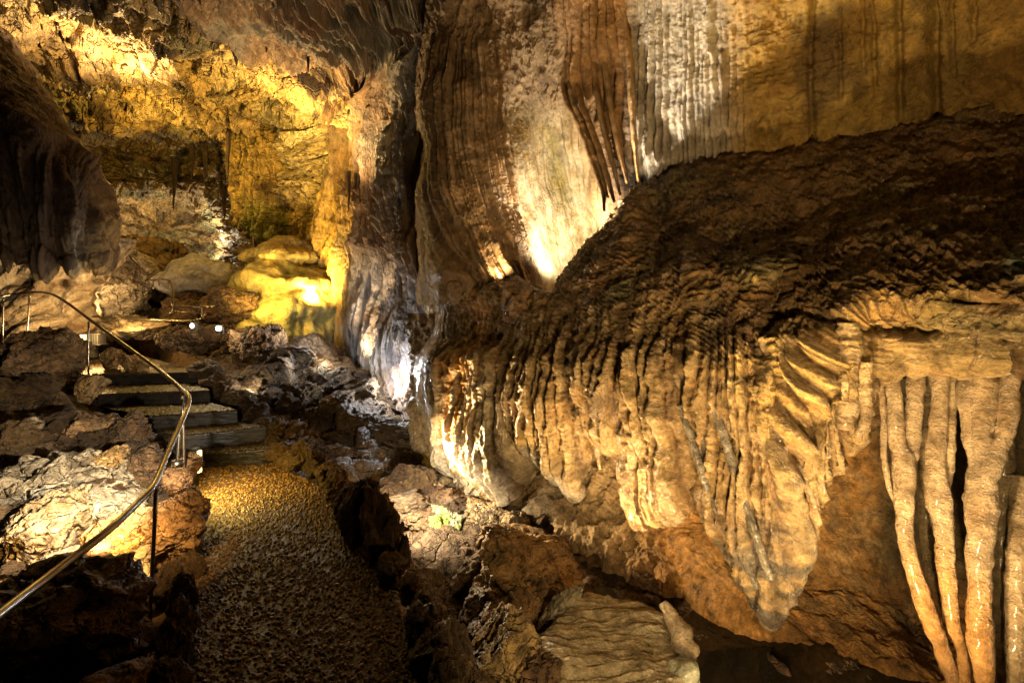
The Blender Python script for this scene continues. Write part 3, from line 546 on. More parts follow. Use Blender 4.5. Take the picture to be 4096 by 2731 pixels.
# ------------------------------------------------------------------ pebble path
nu, nv = int(300*RES), int(1000*RES); t = np.linspace(0, 1, nv)
a = np.stack([np.interp(t, np.linspace(0, 1, 60), PL[:, k]) for k in (0, 1)], 1); b = np.stack([np.interp(t, np.linspace(0, 1, 60), PR[:, k]) for k in (0, 1)], 1)
s = np.linspace(-.03, 1.03, nu)[None, :, None]; XY = a[:, None]*(1-s)+b[:, None]*s
def pebbles(XY, seed=5):
    p = np.stack([XY[..., 0].ravel(), XY[..., 1].ravel(), np.zeros(XY[..., 0].size)], 1).astype(f32)
    pw = p+.012*fbm(p*25, 2, seed)[:, None]
    w = worley(pw*np.array([50, 60, 1.]), seed); w2 = worley(pw*np.array([98, 106, 1.]), seed+1)
    e = w[:, 1]-w[:, 0]; big = sst(.08, .4, e)*(w[:, 2] > .3); sm = sst(.1, .45, w2[:, 1]-w2[:, 0])
    h = big*(.006+.008*w[:, 2])+(1-big)*sm*.003*w2[:, 2]*1.4+.002*fbm(p*9, 3, seed+3)+.014*fbm(p*1.5, 2, seed+4)
    cid = np.where(big > .3, w[:, 2]*7.3 % 1, w2[:, 2]*5.1 % 1)
    c = mixc((.07, .036, .012), (.40, .25, .10), cid**1.3); c = mixc(c, (.46, .26, .10), (cid*13 % 1 > .7)*.7); c = mixc(c, (.03, .018, .008), 1-np.clip(big+.45*sm, 0, 1))
    return h, c
h, c = pebbles(XY); V = np.concatenate([XY.reshape(-1, 2), h[:, None]], 1)
pth = link('footpath', np_mesh('footpath', V, grid_faces(nv, nu), c), M_PEB); tag(pth, kind='structure')
# ------------------------------------------------------------------ stairs and landing
stair = empty('stone_staircase', WZ(545, 1070, 0)); tag(stair, 'five dark concrete steps with pebbled treads climbing to the lantern landing', 'stairs')
loc = np.array(stair.location)
E = [(np.array(WZ(*l, k*RI)), np.array(WZ(*r, k*RI))) for l, r, k in edges]
LB = (np.array(WZ(120, 822, 5*RI)), np.array(WZ(330, 818, 5*RI)))
for i, (l, r) in enumerate(E):
    nl, nr = E[i+1] if i < 4 else LB; dirn = (nl+nr-l-r)[:2]; dirn = dirn/np.linalg.norm(dirn)
    bl, br = nl.copy(), nr.copy(); bl[:2] += dirn*.12; br[:2] += dirn*.12
    n1, n2 = (150, 60 if i < 4 else 190); n1 = int(n1*RES); n2 = int(n2*RES)
    uu = np.linspace(0, 1, n1)[None, :, None]; vv = np.linspace(0, 1, n2)[:, None, None]
    T = (l[:2]*(1-uu)+r[:2]*uu)*(1-vv)+(bl[:2]*(1-uu)+br[:2]*uu)*vv; hh, cc = pebbles(T, 30+i); z = l[2]+hh.reshape(n2, n1)
    z[0] -= .012; top = np.concatenate([T, z[..., None]], -1)
    m = int(26*RES); fz = np.linspace(1, 0, m)[:, None]; zz = (l[2]-.012)*fz+(l[2]-RI-.05)*(1-fz)+0*T[:1, :, 0]
    fr = np.concatenate([np.repeat(T[:1], m, 0)+.006*fbm(np.stack([np.repeat(T[:1, :, 0], m, 0).ravel()*9, zz.ravel()*30, zz.ravel()*0+i], 1), 3, 3).reshape(m, n1, 1)-dirn*.004*(1-fz)[..., None], zz[..., None]], -1)[::-1]
    G = np.concatenate([fr[:-1], top], 0)-loc; nn = len(G)
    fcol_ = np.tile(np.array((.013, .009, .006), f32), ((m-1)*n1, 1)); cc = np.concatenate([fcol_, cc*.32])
    me = np_mesh('step', G.reshape(-1, 3), grid_faces(nn, n1), cc); so = link('step', me, M_PEB if i < 9 else M_CONC, stair)
# ------------------------------------------------------------------ flowstone mounds of the chamber
def mound(name, label, px, py, d, size, seed, ca, cb, flw=.05, mat=M_FLOW, top=1.0, lip=0., nfl=34, moss=None):
    v, fc = ICO[6]; s = np.array((size[0]*d/F/2, size[2]/2, size[1]*d/F/2), f32)
    th = np.arctan2(v[:, 0], -v[:, 1]); p = v*s; q = p/float(s.mean())
    f, _ = flute(th*nfl/6.28+.7*fbm(q*1.5+seed, 2, seed), seed, rnd=.6)
    side = 1-np.abs(v[:, 2])**2
    lay = np.abs(((q[:, 2]*1.7+.5*fbm(q*1.1+seed, 3, seed+1)) % 1)-.5)*2
    h = flw*f*side*sst(.7, -.2, v[:, 2])+.34*fbm(q*1.3+seed, 3, seed+2)+.16*lay*side+.09*ridged(q*3+seed, 4, seed+8)+.05*fbm(q*6+seed, 5, seed+3)
    if lip: h = h+lip*sst(-.15, .05, v[:, 2])*(1-sst(.25, .6, v[:, 2]))-.35*lip*(v[:, 2] < -.1)
    p = p+v*(h*float(s.mean()))[:, None]
    n = fbm(q*1.3+seed, 4, seed+4)*.5+.5; t = mixc(ca, cb, n)
    if moss is not None: t = mixc(t, moss, sst(.45, .62, fbm(q*1.9+seed, 3, seed+5)*.5+.5)*.6)
    o = link(name, np_mesh(name, p, fc, t), mat); o.location = W(px, py, d); return tag(o, label, 'flowstone')
mound('flowstone_mound', 'big glowing yellow flowstone mound at the foot of the chamber wall', 658, 712, 9.7, (225, 225, 1.7), 201, (.50, .36, .10), (.62, .52, .22), .13, moss=(.32, .34, .12), nfl=26, mat=M_MND)
mound('flowstone_mushroom', 'mushroom shaped yellow flowstone with dripping rim above the big mound', 655, 600, 10.1, (122, 96, 1.2), 202, (.42, .30, .09), (.56, .44, .18), .16, lip=.26, nfl=40, mat=M_MND)
mound('flowstone_dome', 'smooth grey flowstone dome beside the yellow mound', 470, 645, 9.9, (165, 92, 1.5), 203, (.30, .27, .24), (.46, .41, .36), .04, mat=M_MND)
hero('fallen_boulder', 'large smooth pale boulder with a glaring lamp spot at its lower edge', 262, 655, 8.9, (150, 165, 1.6), 211, ((.40, .29, .17), (.54, .43, .28)), jag=.16, facet=.6, layer=.1)
hero('flat_slab', 'pale flat slab lying below the smooth pale boulder', 300, 755, 8.2, (210, 46, 1.2), 212, PALE, jag=.22, layer=.12)
hero('boulder', 'dark brown block standing before the yellow mound beneath the upper railing', 525, 702, 8.6, (150, 78, 1.0), 213, BROWN, jag=.2, facet=.9)
hero('boulder', 'jagged porous brown rock pile at the corner above the stream bed', 588, 785, 7.0, (118, 104, .8), 214, ((.20, .10, .04), (.36, .22, .09)), jag=.38, layer=.1)
hero('boulder', 'dark jagged rock ridge behind the lit lamp', 440, 775, 7.2, (200, 62, .8), 215, BROWN, jag=.36)
hero('boulder', 'dark hump of rock under the far handrail at the chamber entrance', 330, 600, 11.5, (170, 120, 2.2), 216, BROWN, jag=.25)
hero('boulder', 'shadowed rock mass between the far handrail and the grey dome', 420, 650, 11.2, (150, 140, 1.6), 217, BROWN, jag=.3)
hero('boulder', 'dark rock base under the middle railing', 420, 715, 8.9, (160, 70, 1.0), 218, BROWN, jag=.3)
hero('boulder', 'ochre stone block beside the lantern landing', 255, 822, 6.4, (48, 62, .3), 219, OCHRE, jag=.28, sub=5)
hero('boulder', 'second ochre stone block at the edge of the lantern landing', 308, 838, 6.2, (62, 60, .3), 220, OCHRE, jag=.3, sub=5)
# stream bed
hero('boulder', 'pale jagged rock lit white at the head of the stream bed', 700, 798, 8.1, (92, 66, .6), 221, ((.34, .30, .28), (.50, .46, .42)), jag=.34, layer=.12)
hero('flat_slab', 'white glaring slab tilted among the rubble', 757, 846, 7.9, (66, 40, .35), 222, ((.55, .52, .46), (.7, .66, .6)), rot=(0, .75, .2), jag=.16)
hero('flat_slab', 'long grey slab lying across the upper stream bed', 690, 860, 7.6, (130, 36, .6), 223, GREY, rot=(0, .05, .2), jag=.2, layer=.15)
hero('boulder', 'rust brown layered block under the banded wall', 815, 880, 7.8, (92, 62, .7), 224, ((.26, .14, .06), (.40, .25, .12)), jag=.18, layer=.22)
hero('boulder', 'dark leaning rock between two glaring lamp spots', 690, 925, 7.0, (70, 62, .5), 225, BROWN, rot=(0, .5, 0), jag=.3)
hero('boulder', 'dark peaked rock left of the glaring rubble lamp', 545, 905, 6.4, (90, 90, .6), 226, BROWN, jag=.36)
hero('flat_slab', 'wet flat ledge stacked in thin layers along the stream', 800, 950, 6.9, (190, 40, .8), 227, GREY, rot=(.1, .04, .2), jag=.16, layer=.3)
hero('flat_slab', 'wet dark ledge of thin layers below the stacked ledge', 850, 1000, 6.3, (230, 40, .8), 228, ((.2, .15, .11), (.38, .33, .28)), rot=(.1, .1, .1), jag=.2, layer=.3)
hero('flat_slab', 'thin dark slab beside the kerb stones at the stream', 760, 1035, 5.4, (150, 42, .6), 229, BROWN, rot=(0, .18, 0), jag=.2, layer=.15)
hero('flat_slab', 'glossy layered ledge nearest the white fluted wall', 955, 985, 6.1, (130, 36, .6), 230, GREY, jag=.2, layer=.3)
hero('flat_slab', 'broad tan slab with a rounded top beside the stream pool', 955, 1108, 4.75, (150, 72, .7), 231, ((.36, .24, .11), (.46, .33, .17)), jag=.14, facet=.8, layer=.06)
hero('flat_slab', 'green algae covered slab under a hidden lamp', 985, 1195, 4.2, (175, 92, .7), 232, ((.40, .34, .18), (.56, .50, .30)), rot=(.15, .08, 0), jag=.2, layer=.1, moss=(.24, .34, .04))
hero('boulder', 'small knobbly pale rock under the dripping fluted columns', 1085, 1112, 4.55, (80, 84, .35), 233, PALE, jag=.42)
hero('boulder', 'knobbly ochre stump of rock under the orange column', 1128, 1130, 4.45, (50, 80, .3), 234, OCHRE, jag=.42)
hero('flat_slab', 'broken brown slab bridging the dark crevice', 1130, 1180, 4.1, (180, 52, .5), 235, ((.30, .19, .08), (.44, .31, .16)), rot=(0, .2, 0), jag=.22, layer=.14)
hero('boulder', 'angular brown rock jutting over the dark crevice', 1185, 1210, 3.85, (90, 60, .35), 236, ((.26, .17, .08), (.40, .29, .15)), rot=(0, -.3, .3), jag=.25)
hero('boulder', 'stepped brown rock below the green algae slab', 1030, 1262, 3.8, (105, 70, .4), 237, BROWN, jag=.26, layer=.12)
hero('boulder', 'large rust brown slab with a chipped pale face over a dark hollow', 1205, 1285, 3.25, (270, 118, .8), 238, ((.30, .165, .06), (.42, .27, .11)), rot=(.25, .12, 0), jag=.18, layer=.1, planes=9)
hero('flat_slab', 'low dark slab sloping behind the rippled pan', 1200, 1385, 2.95, (290, 120, .7), 239, ((.2, .12, .05), (.34, .21, .09)), rot=(.2, .15, 0), jag=.22, layer=.12)
hero('rock_ridge', 'narrow crooked grey ridge of rock bordering the rippled pan', 1295, 1385, 2.72, (170, 34, .14), 240, ((.30, .24, .14), (.42, .36, .24)), rot=(0, -.72, 0), jag=.34)
hero('boulder', 'ochre pillar like rock standing in front of the rippled pan', 1160, 1490, 2.35, (190, 150, .42), 241, ((.30, .19, .07), (.44, .31, .13)), jag=.3, layer=.1)
hero('boulder', 'small dark boulder beside the ochre pillar rock at the frame edge', 1235, 1548, 2.2, (120, 90, .3), 242, BROWN, jag=.3)
hero('wedge_rock', 'brown rippled wedge shaped block hanging point down under the bright niche', 1202, 702, 4.55, (125, 150, .55), 243, ((.24, .135, .06), (.34, .20, .10)), jag=.12, facet=.5, mat=M_RIPP)
# left side
hero('flat_slab', 'long moss flecked ledge glaring white under the near handrail', 150, 1105, 3.35, (360, 90, .9), 251, ((.36, .28, .18), (.54, .46, .33)), rot=(.25, .22, -.1), jag=.3, layer=.12)
hero('boulder', 'pale orange boulder glaring under the near handrail', 110, 1205, 2.9, (190, 120, .6), 252, ((.42, .27, .12), (.56, .42, .24)), jag=.3)
hero('boulder', 'rounded orange rock behind the near handrail post', 285, 1235, 2.75, (170, 110, .5), 253, ((.42, .22, .06), (.52, .30, .10)), jag=.2, facet=.7)
hero('flat_slab', 'grey ripple worn slab below the rounded orange rock', 225, 1300, 2.6, (300, 95, .7), 254, ((.34, .25, .15), (.50, .40, .26)), rot=(.3, .15, 0), jag=.22, layer=.15)
hero('boulder', 'dark overhanging boulder in the bottom corner under the handrail', 120, 1440, 2.05, (420, 220, .7), 255, ((.10, .055, .025), (.2, .12, .06)), jag=.22)
hero('boulder', 'low orange brown rock at the very bottom beside the path', 290, 1560, 1.85, (150, 80, .3), 256, ((.30, .15, .05), (.40, .24, .09)), jag=.24)
hero('boulder', 'dark reddish jagged kerb rock under the middle handrail post', 405, 1215, 2.85, (110, 170, .4), 257, ((.19, .10, .042), (.32, .19, .085)), jag=.42)
hero('boulder', 'squared rust coloured kerb rock with the slit lamp beside the bottom step', 415, 1095, 3.55, (85, 110, .3), 258, ((.26, .13, .05), (.38, .22, .10)), jag=.24)
hero('boulder', 'lumpy brown outcrop between the landing and the near handrail', 95, 840, 5.4, (170, 150, .8), 259, ((.18, .10, .045), (.32, .20, .09)), jag=.34)
hero('boulder', 'ochre faced block below the landing edge', 205, 885, 5.0, (62, 76, .4), 260, OCHRE, jag=.26, sub=5)
hero('boulder', 'tall brown crag between the handrail and the steps', 300, 1005, 4.25, (80, 110, .35), 261, BROWN, jag=.36)
hero('boulder', 'dark brown boulder under the lower steps', 335, 1075, 3.7, (100, 90, .4), 262, BROWN, jag=.32)
hero('boulder', 'pale topped brown rock in the gully left of the crag', 205, 985, 4.3, (170, 80, .6), 263, ((.24, .13, .055), (.40, .26, .13)), rot=(.2, .3, 0), jag=.3)
hero('boulder', 'flat tan rock at the edge of the gully below the lumpy outcrop', 25, 1000, 4.0, (140, 70, .6), 264, PALE, jag=.28)
hero('boulder', 'small tan cobble glaring above the glaring mossy ledge', 265, 1050, 3.6, (70, 50, .3), 265, OCHRE, jag=.26, sub=5)
# ------------------------------------------------------------------ kerb rocks and rubble (shared shapes)
rs = random.Random(4)
def stair_dist(x, y):
    m = 9
    for (l, r), (l2, r2) in zip(EST[:-1], EST[1:]):
        for t in (0, .35, .7, 1):
            a, b = l*(1-t)+l2*t, r*(1-t)+r2*t; dv = (b-a)[:2]; q = np.clip(((x-a[0])*dv[0]+(y-a[1])*dv[1])/(dv@dv), 0, 1); m = min(m, math.hypot(x-a[0]-q*dv[0], y-a[1]-q*dv[1]))
    return m
def protos(kind, n, **k):
    out = []
    for i in range(n):
        v, fc, h = rock_verts(300+i*7+len(kind), (1, 1, 1), sub=5, **k); ca, cb = [BROWN, ((.15, .085, .038), (.29, .19, .09)), ((.10, .055, .028), (.19, .12, .06)), ((.19, .11, .045), (.33, .22, .10))][i % 4]
        out.append(np_mesh(kind, v, fc, rock_tint(v, h, 300+i, ca, cb)))
    return out
BR0 = BROWN; BROWN = ((.16, .09, .04), (.34, .21, .10)); JAG = protos('kerb_rock', 7, jag=.5, planes=14); BROWN = BR0; RUB = protos('rubble_rock', 9, jag=.4, planes=10, layer=.1)
def put(name, me, loc, size, rot, label, group):
    o = link(name, me, M_ROCK); o.location = loc; o.scale = size; o.rotation_euler = rot; return tag(o, label, 'rock', group)
KR = [(655, 1030, 34, 42), (690, 1035, 30, 50), (728, 1055, 26, 50), (750, 1075, 22, 44), (775, 1100, 24, 50), (800, 1130, 26, 62), (835, 1150, 34, 100), (868, 1180, 32, 108), (895, 1225, 24, 70), (928, 1262, 15, 46), (900, 1290, 28, 50), (945, 1330, 26, 56), (972, 1375, 24, 60), (960, 1425, 34, 80), (1010, 1410, 26, 64), (1000, 1480, 42, 90), (1050, 1470, 28, 60), (1040, 1550, 46, 90), (1085, 1580, 40, 80), (640, 990, 30, 44), (612, 965, 26, 40), (668, 985, 24, 30), (640, 1015, 22, 40), (596, 945, 26, 36), (548, 905, 28, 40), (500, 868, 28, 40), (468, 838, 26, 36), (575, 925, 20, 30), (525, 885, 22, 32)]
for i, (x, y, w, h) in enumerate(KR):
    zb = -.02; d = (CH-zb)*F/(y+h-HY) if y > 1000 else float(np.interp(y, [830, 1000], [6.3, 5.0]))
    put('kerb_rock', JAG[i % 7], W(x, y+h*.25, d), (w*d/F*1.15, w*d/F*1.1, h*d/F*rs.uniform(.5, .95)), (rs.uniform(-.25, .25), rs.uniform(-.15, .15), rs.uniform(0, 6.28)), 'jagged upright brown rock edging the pebble path on the stream side', 'rocks edging the path on the stream side')
KL = [(440, 1165, 22, 50), (430, 1240, 26, 60), (440, 1300, 22, 50), (425, 1360, 26, 60), (440, 1425, 18, 40), (410, 1440, 30, 70), (420, 1510, 26, 56), (395, 1560, 34, 60), (375, 1480, 30, 50), (440, 1130, 12, 30), (385, 1330, 30, 60), (450, 1075, 14, 40)]
for i, (x, y, w, h) in enumerate(KL):
    d = (CH+.05)*F/(y+h*.8-HY)
    put('kerb_rock', JAG[(i+3) % 7], W(x, y+h*.2, d), (w*d/F*1.1, w*d/F*1.1, h*d/F*.95), (rs.uniform(-.2, .2), rs.uniform(-.2, .2), rs.uniform(0, 6.28)), 'dark jagged rock edging the pebble path on the handrail side', 'rocks edging the path on the handrail side')
ZN = [(-4.6, 2.0, -1.9, 4.2, 60, .06, .22, 'rubble rock in the dark gully below the near handrail', 'rubble in the gully below the near handrail'),
      (-6.5, 4.0, -3.4, 6.4, 60, .08, .26, 'brown rubble rock heaped between the handrail and the landing', 'rubble between the handrail and the landing'),
      (-3.6, 5.6, -1.2, 8.2, 110, .06, .26, 'wet dark rubble rock strewn along the stream bed beyond the steps', 'rubble along the stream bed'),
      (-5.5, 7.2, -2.9, 9.6, 90, .07, .28, 'dark rubble rock piled around the floodlamps before the yellow mound', 'rubble before the yellow mound'),
      (-8.0, 8.0, -4.6, 12.0, 60, .12, .45, 'dark rock heaped below the far handrail in the chamber', 'rocks below the far handrail'),
      (-1.4, 4.0, .6, 5.4, 22, .08, .24, 'broken stone lying on the stream bank by the fluted columns', 'broken stones on the stream bank'),
      (-.5, 2.2, 1.2, 3.6, 18, .08, .22, 'broken stone in the crevice beside the rippled pan', 'broken stones in the crevice')]
for x0, y0, x1, y1, n, s0, s1, lab, grp in ZN:
    k = 0
    while k < n:
        x, y = rs.uniform(x0, x1), rs.uniform(y0, y1); xx, yy = np.array([x]), np.array([y])
        if path_dist(xx, yy)[0] < .12 or stair_dist(x, y) < .1: k += 1; continue
        q = s0+(s1-s0)*rs.random()**2.2; z = float(floor_z(xx, yy)[0])
        qx, qy = CX+x*F/y, HY-(z+q*.5-CH)*F/y
        if y < 6.3 and 150 < qx < 560 and 820 < qy < 1085 and qy < 1000+.0*qx: k += 1; continue
        if HY-(z+q*.9-CH)*F/y < np.interp(CX+x*F/y, [0, 180, 330, 590, 600, 650, 760, 850, 900], [770, 745, 700, 695, 745, 775, 790, 840, 900]): k += 1; continue
        put('rubble_rock', (RUB+JAG)[rs.randrange(16)], (x, y, z+q*.2), (q*rs.uniform(.8, 1.3), q*rs.uniform(.7, 1.2), q*rs.uniform(.45, .9)), (rs.uniform(-.5, .5), rs.uniform(-.5, .5), rs.uniform(0, 6.28)), lab, grp); k += 1
# ------------------------------------------------------------------ water and rippled pan
wx, wy = np.meshgrid(np.linspace(-1.3, 2.6, 160), np.linspace(1.0, 6.3, 200)); wz = -.43+0*wx+.0015*fbm(np.stack([wx.ravel()*5, wy.ravel()*5, wx.ravel()*0], 1), 2, 5).reshape(wx.shape)
M_WAT = plain_mat('pool_water', (.02, .016, .01), .03); M_WAT.node_tree.nodes['Principled BSDF'].inputs['IOR'].default_value = 1.33
wat = link('pool_water', np_mesh('pool_water', np.stack([wx, wy, wz], -1).reshape(-1, 3), grid_faces(200, 160)), M_WAT); tag(wat, kind='structure')
rlat0 = [[(1330, 1385, 2.9), (1370, 1378, 2.9), (1420, 1385, 2.9), (1470, 1400, 2.88), (1500, 1420, 2.85)], [(1275, 1425, 2.68), (1340, 1418, 2.7), (1420, 1418, 2.72), (1490, 1425, 2.72), (1530, 1440, 2.7)], [(1240, 1470, 2.45), (1320, 1465, 2.5), (1420, 1462, 2.55), (1500, 1470, 2.55), (1550, 1490, 2.5)],
        [(1230, 1540, 2.22), (1320, 1535, 2.26), (1420, 1530, 2.3), (1510, 1535, 2.3), (1570, 1550, 2.26)], [(1200, 1640, 2.0), (1300, 1640, 2.0), (1420, 1640, 2.02), (1520, 1640, 2.02), (1590, 1650, 2.0)]]
def _drop(p, k): return (p[0]+k[0], p[1]+k[1]+.09*F/p[2], p[2])
rlat = [[_drop(r[0], (-30, 0))]+r+[_drop(r[-1], (45, 0))] for r in rlat0]; rlat = [[_drop((x, y, d+.12), (0, 0)) for x, y, d in rlat[0]]]+rlat
def r_disp(s):
    X = s.X; r = ridged(np.stack([X[:, 0]*3.4+X[:, 1]*.8, X[:, 1]*13-X[:, 0]*2, X[:, 2]], 1), 3, 161); return .040*r+.008*ridged(X*np.array([9, 30, 9]), 3, 162)+.06*fbm(X*2.5, 3, 163)-.05*(1-sst(.05, .25, s.u+.12*fbm(X*4, 3, 166)))-.06*sst(.72, .95, s.u+.15*fbm(X*4, 3, 167))-.05*(1-sst(.04, .2, s.v+.1*fbm(X*4, 3, 168)))
def r_col(s):
    n = fbm(s.X*5, 4, 164)*.5+.5; return mixc(mixc((.26, .19, .09), (.50, .43, .28), np.clip(n*1.4-.2, 0, 1)), (.10, .06, .025), np.clip(sst(.7, .95, s.u+.15*fbm(s.X*4, 3, 167))+1-sst(.05, .22, s.v+.1*fbm(s.X*4, 3, 168)), 0, 1)*.85)
pan, _ = surf('reflection_pan', rlat, 280, 260, r_disp, r_col, M_RIPP); tag(pan, 'pale rippled pan standing in for the wall reflected in the pool', 'flowstone')  # pan tinted and rippled to imitate the lit wall's reflection in the water
# broken stalactite stub lying by the pool and a pale lump imitating its reflection below
def stub(name, label, pl, r, seed, tintc, cat='stalactite', rough=.28, n=46, sides=36, freq=9., mat=None):
    p = path_w(pl, n); rr = cr(np.array(r, float)[:, None], n)[:, 0]*np.array([q[1] for q in p])/F
    o_ = np.array(p[0]); V, q, t = tube(p-o_, rr, sides, rough=rough, seed=seed, freq=freq)
    me = tube_mesh(name, [(V, q, t)], lambda v: mixc(tintc[0], tintc[1], np.clip(fbm(v*9+seed, 4, seed)*.7+.5, 0, 1))); o = link(name, me, mat or M_COLM); o.location = o_
    return tag(o, label, cat)
stub('broken_stalactite', 'broken off pale stalactite stub leaning over the dark pool', [(1522, 1382, 2.55), (1545, 1420, 2.5), (1565, 1455, 2.46), (1572, 1490, 2.44), (1560, 1502, 2.45)], [10, 18, 24, 32, 14], 171, ((.17, .115, .06), (.36, .28, .17)), rough=.5)
stub('stub_reflection', 'pale green tinted lump imitating the stub reflected in the dark pool', [(1530, 1532, 2.3), (1555, 1545, 2.28), (1575, 1560, 2.25), (1585, 1590, 2.22)], [14, 34, 34, 20], 172, ((.22, .22, .13), (.38, .38, .27)), 'rock', rough=.5)
# ------------------------------------------------------------------ hanging columns at the right
CT = ((.26, .15, .06), (.56, .42, .25)); CD = ((.20, .14, .06), (.40, .31, .18))
HC = [('slender outermost dripstone strand, thinnest of the wet columns', [[(2015, 800, 2.42), (2022, 870, 2.35), (2030, 960, 2.32), (2030, 1040, 2.30), (2043, 1120, 2.30), (2062, 1165, 2.32)]], [[9, 8, 7, 7, 6, 3]], CT),
      ('long leaning wet column with a grey lower half, second from the slender strand', [[(2040, 760, 2.45), (2045, 820, 2.34), (2053, 904, 2.28), (2061, 1013, 2.26), (2076, 1060, 2.25), (2078, 1204, 2.23), (2097, 1306, 2.21), (2138, 1426, 2.19), (2165, 1494, 2.18), (2195, 1580, 2.17), (2230, 1680, 2.16)], [(2108, 740, 2.42), (2103, 800, 2.32), (2101, 922, 2.26), (2092, 1032, 2.25), (2080, 1100, 2.25)]], [[22, 17, 16, 16, 24, 17, 17, 21, 17, 16, 15], [20, 19, 17, 17, 8]], CT),
      ('straight forked wet column narrowing to a brown tip', [[(2150, 750, 2.40), (2152, 823, 2.28), (2158, 904, 2.22), (2152, 995, 2.20), (2146, 1068, 2.19), (2156, 1140, 2.18), (2168, 1221, 2.16), (2175, 1323, 2.15), (2189, 1426, 2.13), (2209, 1494, 2.12), (2219, 1580, 2.12), (2235, 1680, 2.12)], [(2186, 780, 2.36), (2182, 878, 2.24), (2178, 1013, 2.20), (2170, 1105, 2.19), (2160, 1170, 2.19)]], [[26, 23, 16, 18, 20, 26, 20, 18, 15, 11, 12, 12], [14, 13, 14, 14, 8]], CT),
      ('thickest glistening pale column of the wet group', [[(2228, 780, 2.30), (2220, 904, 2.18), (2230, 1000, 2.14), (2248, 1060, 2.11), (2255, 1135, 2.08), (2251, 1272, 2.06), (2250, 1374, 2.05), (2253, 1476, 2.04), (2266, 1580, 2.03), (2275, 1680, 2.03)], [(2258, 740, 2.32), (2256, 830, 2.18), (2259, 940, 2.12), (2252, 1050, 2.09)], [(2318, 730, 2.24), (2317, 794, 2.14), (2317, 904, 2.08), (2307, 995, 2.06), (2275, 1075, 2.06), (2258, 1130, 2.07)]], [[16, 16, 16, 20, 31, 24, 23, 24, 18, 16], [24, 28, 25, 14], [20, 19, 21, 19, 18, 12]], CT),
      ('dull greenish brown column set back behind the thickest column', [[(2300, 960, 2.24), (2306, 1068, 2.2), (2298, 1238, 2.18), (2290, 1408, 2.17), (2294, 1580, 2.15), (2300, 1680, 2.15)]], [[16, 19, 20, 18, 17, 16]], CD),
      ('ruddy column at the very edge of the view beside the thickest column', [[(2345, 1100, 2.16), (2343, 1221, 2.08), (2338, 1374, 2.05), (2334, 1510, 2.04), (2338, 1680, 2.04)]], [[14, 22, 24, 20, 16]], CT),
      ('dark thin column half hidden between the leaning column and the straight fork', [[(2122, 860, 2.42), (2124, 1000, 2.4), (2128, 1200, 2.38), (2140, 1330, 2.36), (2160, 1440, 2.34)]], [[12, 14, 15, 11, 6]], CD)]
for i, (lab, pls, rds, ct) in enumerate(HC):
    prt = []; o_ = np.array(W(*pls[0][0]))
    for j, (pl, r) in enumerate(zip(pls, rds)):
        p = path_w(pl, 120); rr = cr(np.array(r, float)[:, None], 120)[:, 0]*p[:, 1]/F*.86*np.interp(np.linspace(0, 1, 120), [0, .05, .16, 1], [2.0, 1.5, 1., 1.])
        V, q, t = tube(p-o_, rr, 40, seed=i*5+j)
        c = np.repeat(p-o_, 40, 0); dv = V[:4800]-c; q3 = V[:4800]+o_
        k = 1+.34*fbm(q3*np.array([8, 8, 13]), 4, 180+i)+.16*ridged(q3*np.array([14, 14, 26]), 3, 190+i)
        V[:4800] = c+dv*k[:, None]; prt.append((V, q, t))
    me = tube_mesh('dripstone_column', prt, lambda v: mixc(mixc(ct[0], ct[1], np.clip(fbm(v*np.array([7, 7, 4])+i*3.3, 4, 195)*.8+.6, 0, 1)), (.42, .20, .05), sst(-.9, -1.25, v[:, 2])*.8))
    o = link('dripstone_column', me, M_COLM); o.location = o_; tag(o, lab, 'stalactite')
SF = [('short pale finger stalactite under the bulge, first of three from the grey slab', [(1362, 850), (1382, 890), (1394, 940), (1397, 1018)], [8, 7, 6, 5]), ('slightly bent middle finger stalactite of the three under the bulge', [(1330, 800), (1342, 880), (1355, 950), (1372, 1018)], [9, 9, 8, 6]), ('pale stalactite with a thin tail beside the three fingers', [(1430, 820), (1427, 900), (1434, 950), (1441, 1000)], [9, 8, 7, 3]),
      ('long pale ribbed stalactite reaching below the fringe to the orange rock', [(1452, 850), (1462, 960), (1466, 1050), (1455, 1150), (1452, 1192)], [11, 10, 9, 8, 7]), ('dark thin drip tube beside the long ribbed stalactite', [(1494, 955), (1484, 1010), (1476, 1070), (1468, 1120)], [6, 5, 5, 4]), ('pale straight stalactite at the broad pale apron', [(1510, 860), (1514, 960), (1520, 1060), (1524, 1130)], [10, 9, 9, 7]),
      ('leaning blue grey stalactite on the dark pointed spur', [(1600, 960), (1630, 1060), (1665, 1170), (1700, 1260), (1740, 1350)], [9, 10, 11, 10, 8]), ('leaning brown stalactite beside the blue grey one', [(1640, 930), (1672, 1030), (1705, 1140), (1742, 1250), (1770, 1330)], [10, 11, 10, 10, 8]), ('outer rust edged strand of the dark pointed spur', [(1558, 930), (1590, 1010), (1622, 1110), (1650, 1190)], [8, 8, 8, 5]),
      ('curved wet stalactite with an orange tip right of the spur', [(1822, 830), (1840, 930), (1868, 1010), (1890, 1060)], [11, 12, 12, 9]), ('slim wet stalactite leaning into the orange tipped one', [(1862, 800), (1876, 880), (1890, 960), (1902, 1050)], [10, 10, 9, 8]), ('stout wet stalactite hooked at its end', [(1990, 830), (1988, 920), (1990, 960), (1968, 1000)], [12, 12, 11, 7]), ('broad blunt wet stalactite banded across', [(1950, 740), (1947, 800), (1945, 860), (1944, 920), (1942, 985)], [20, 31, 31, 27, 16]), ('thin diagonal strand trailing down the bulge', [(1745, 880), (1768, 960), (1800, 1030), (1840, 1085)], [8, 8, 7, 4]), ('slim straight strand beside the diagonal one', [(1790, 830), (1796, 920), (1802, 1000), (1812, 1060)], [8, 8, 7, 4])]
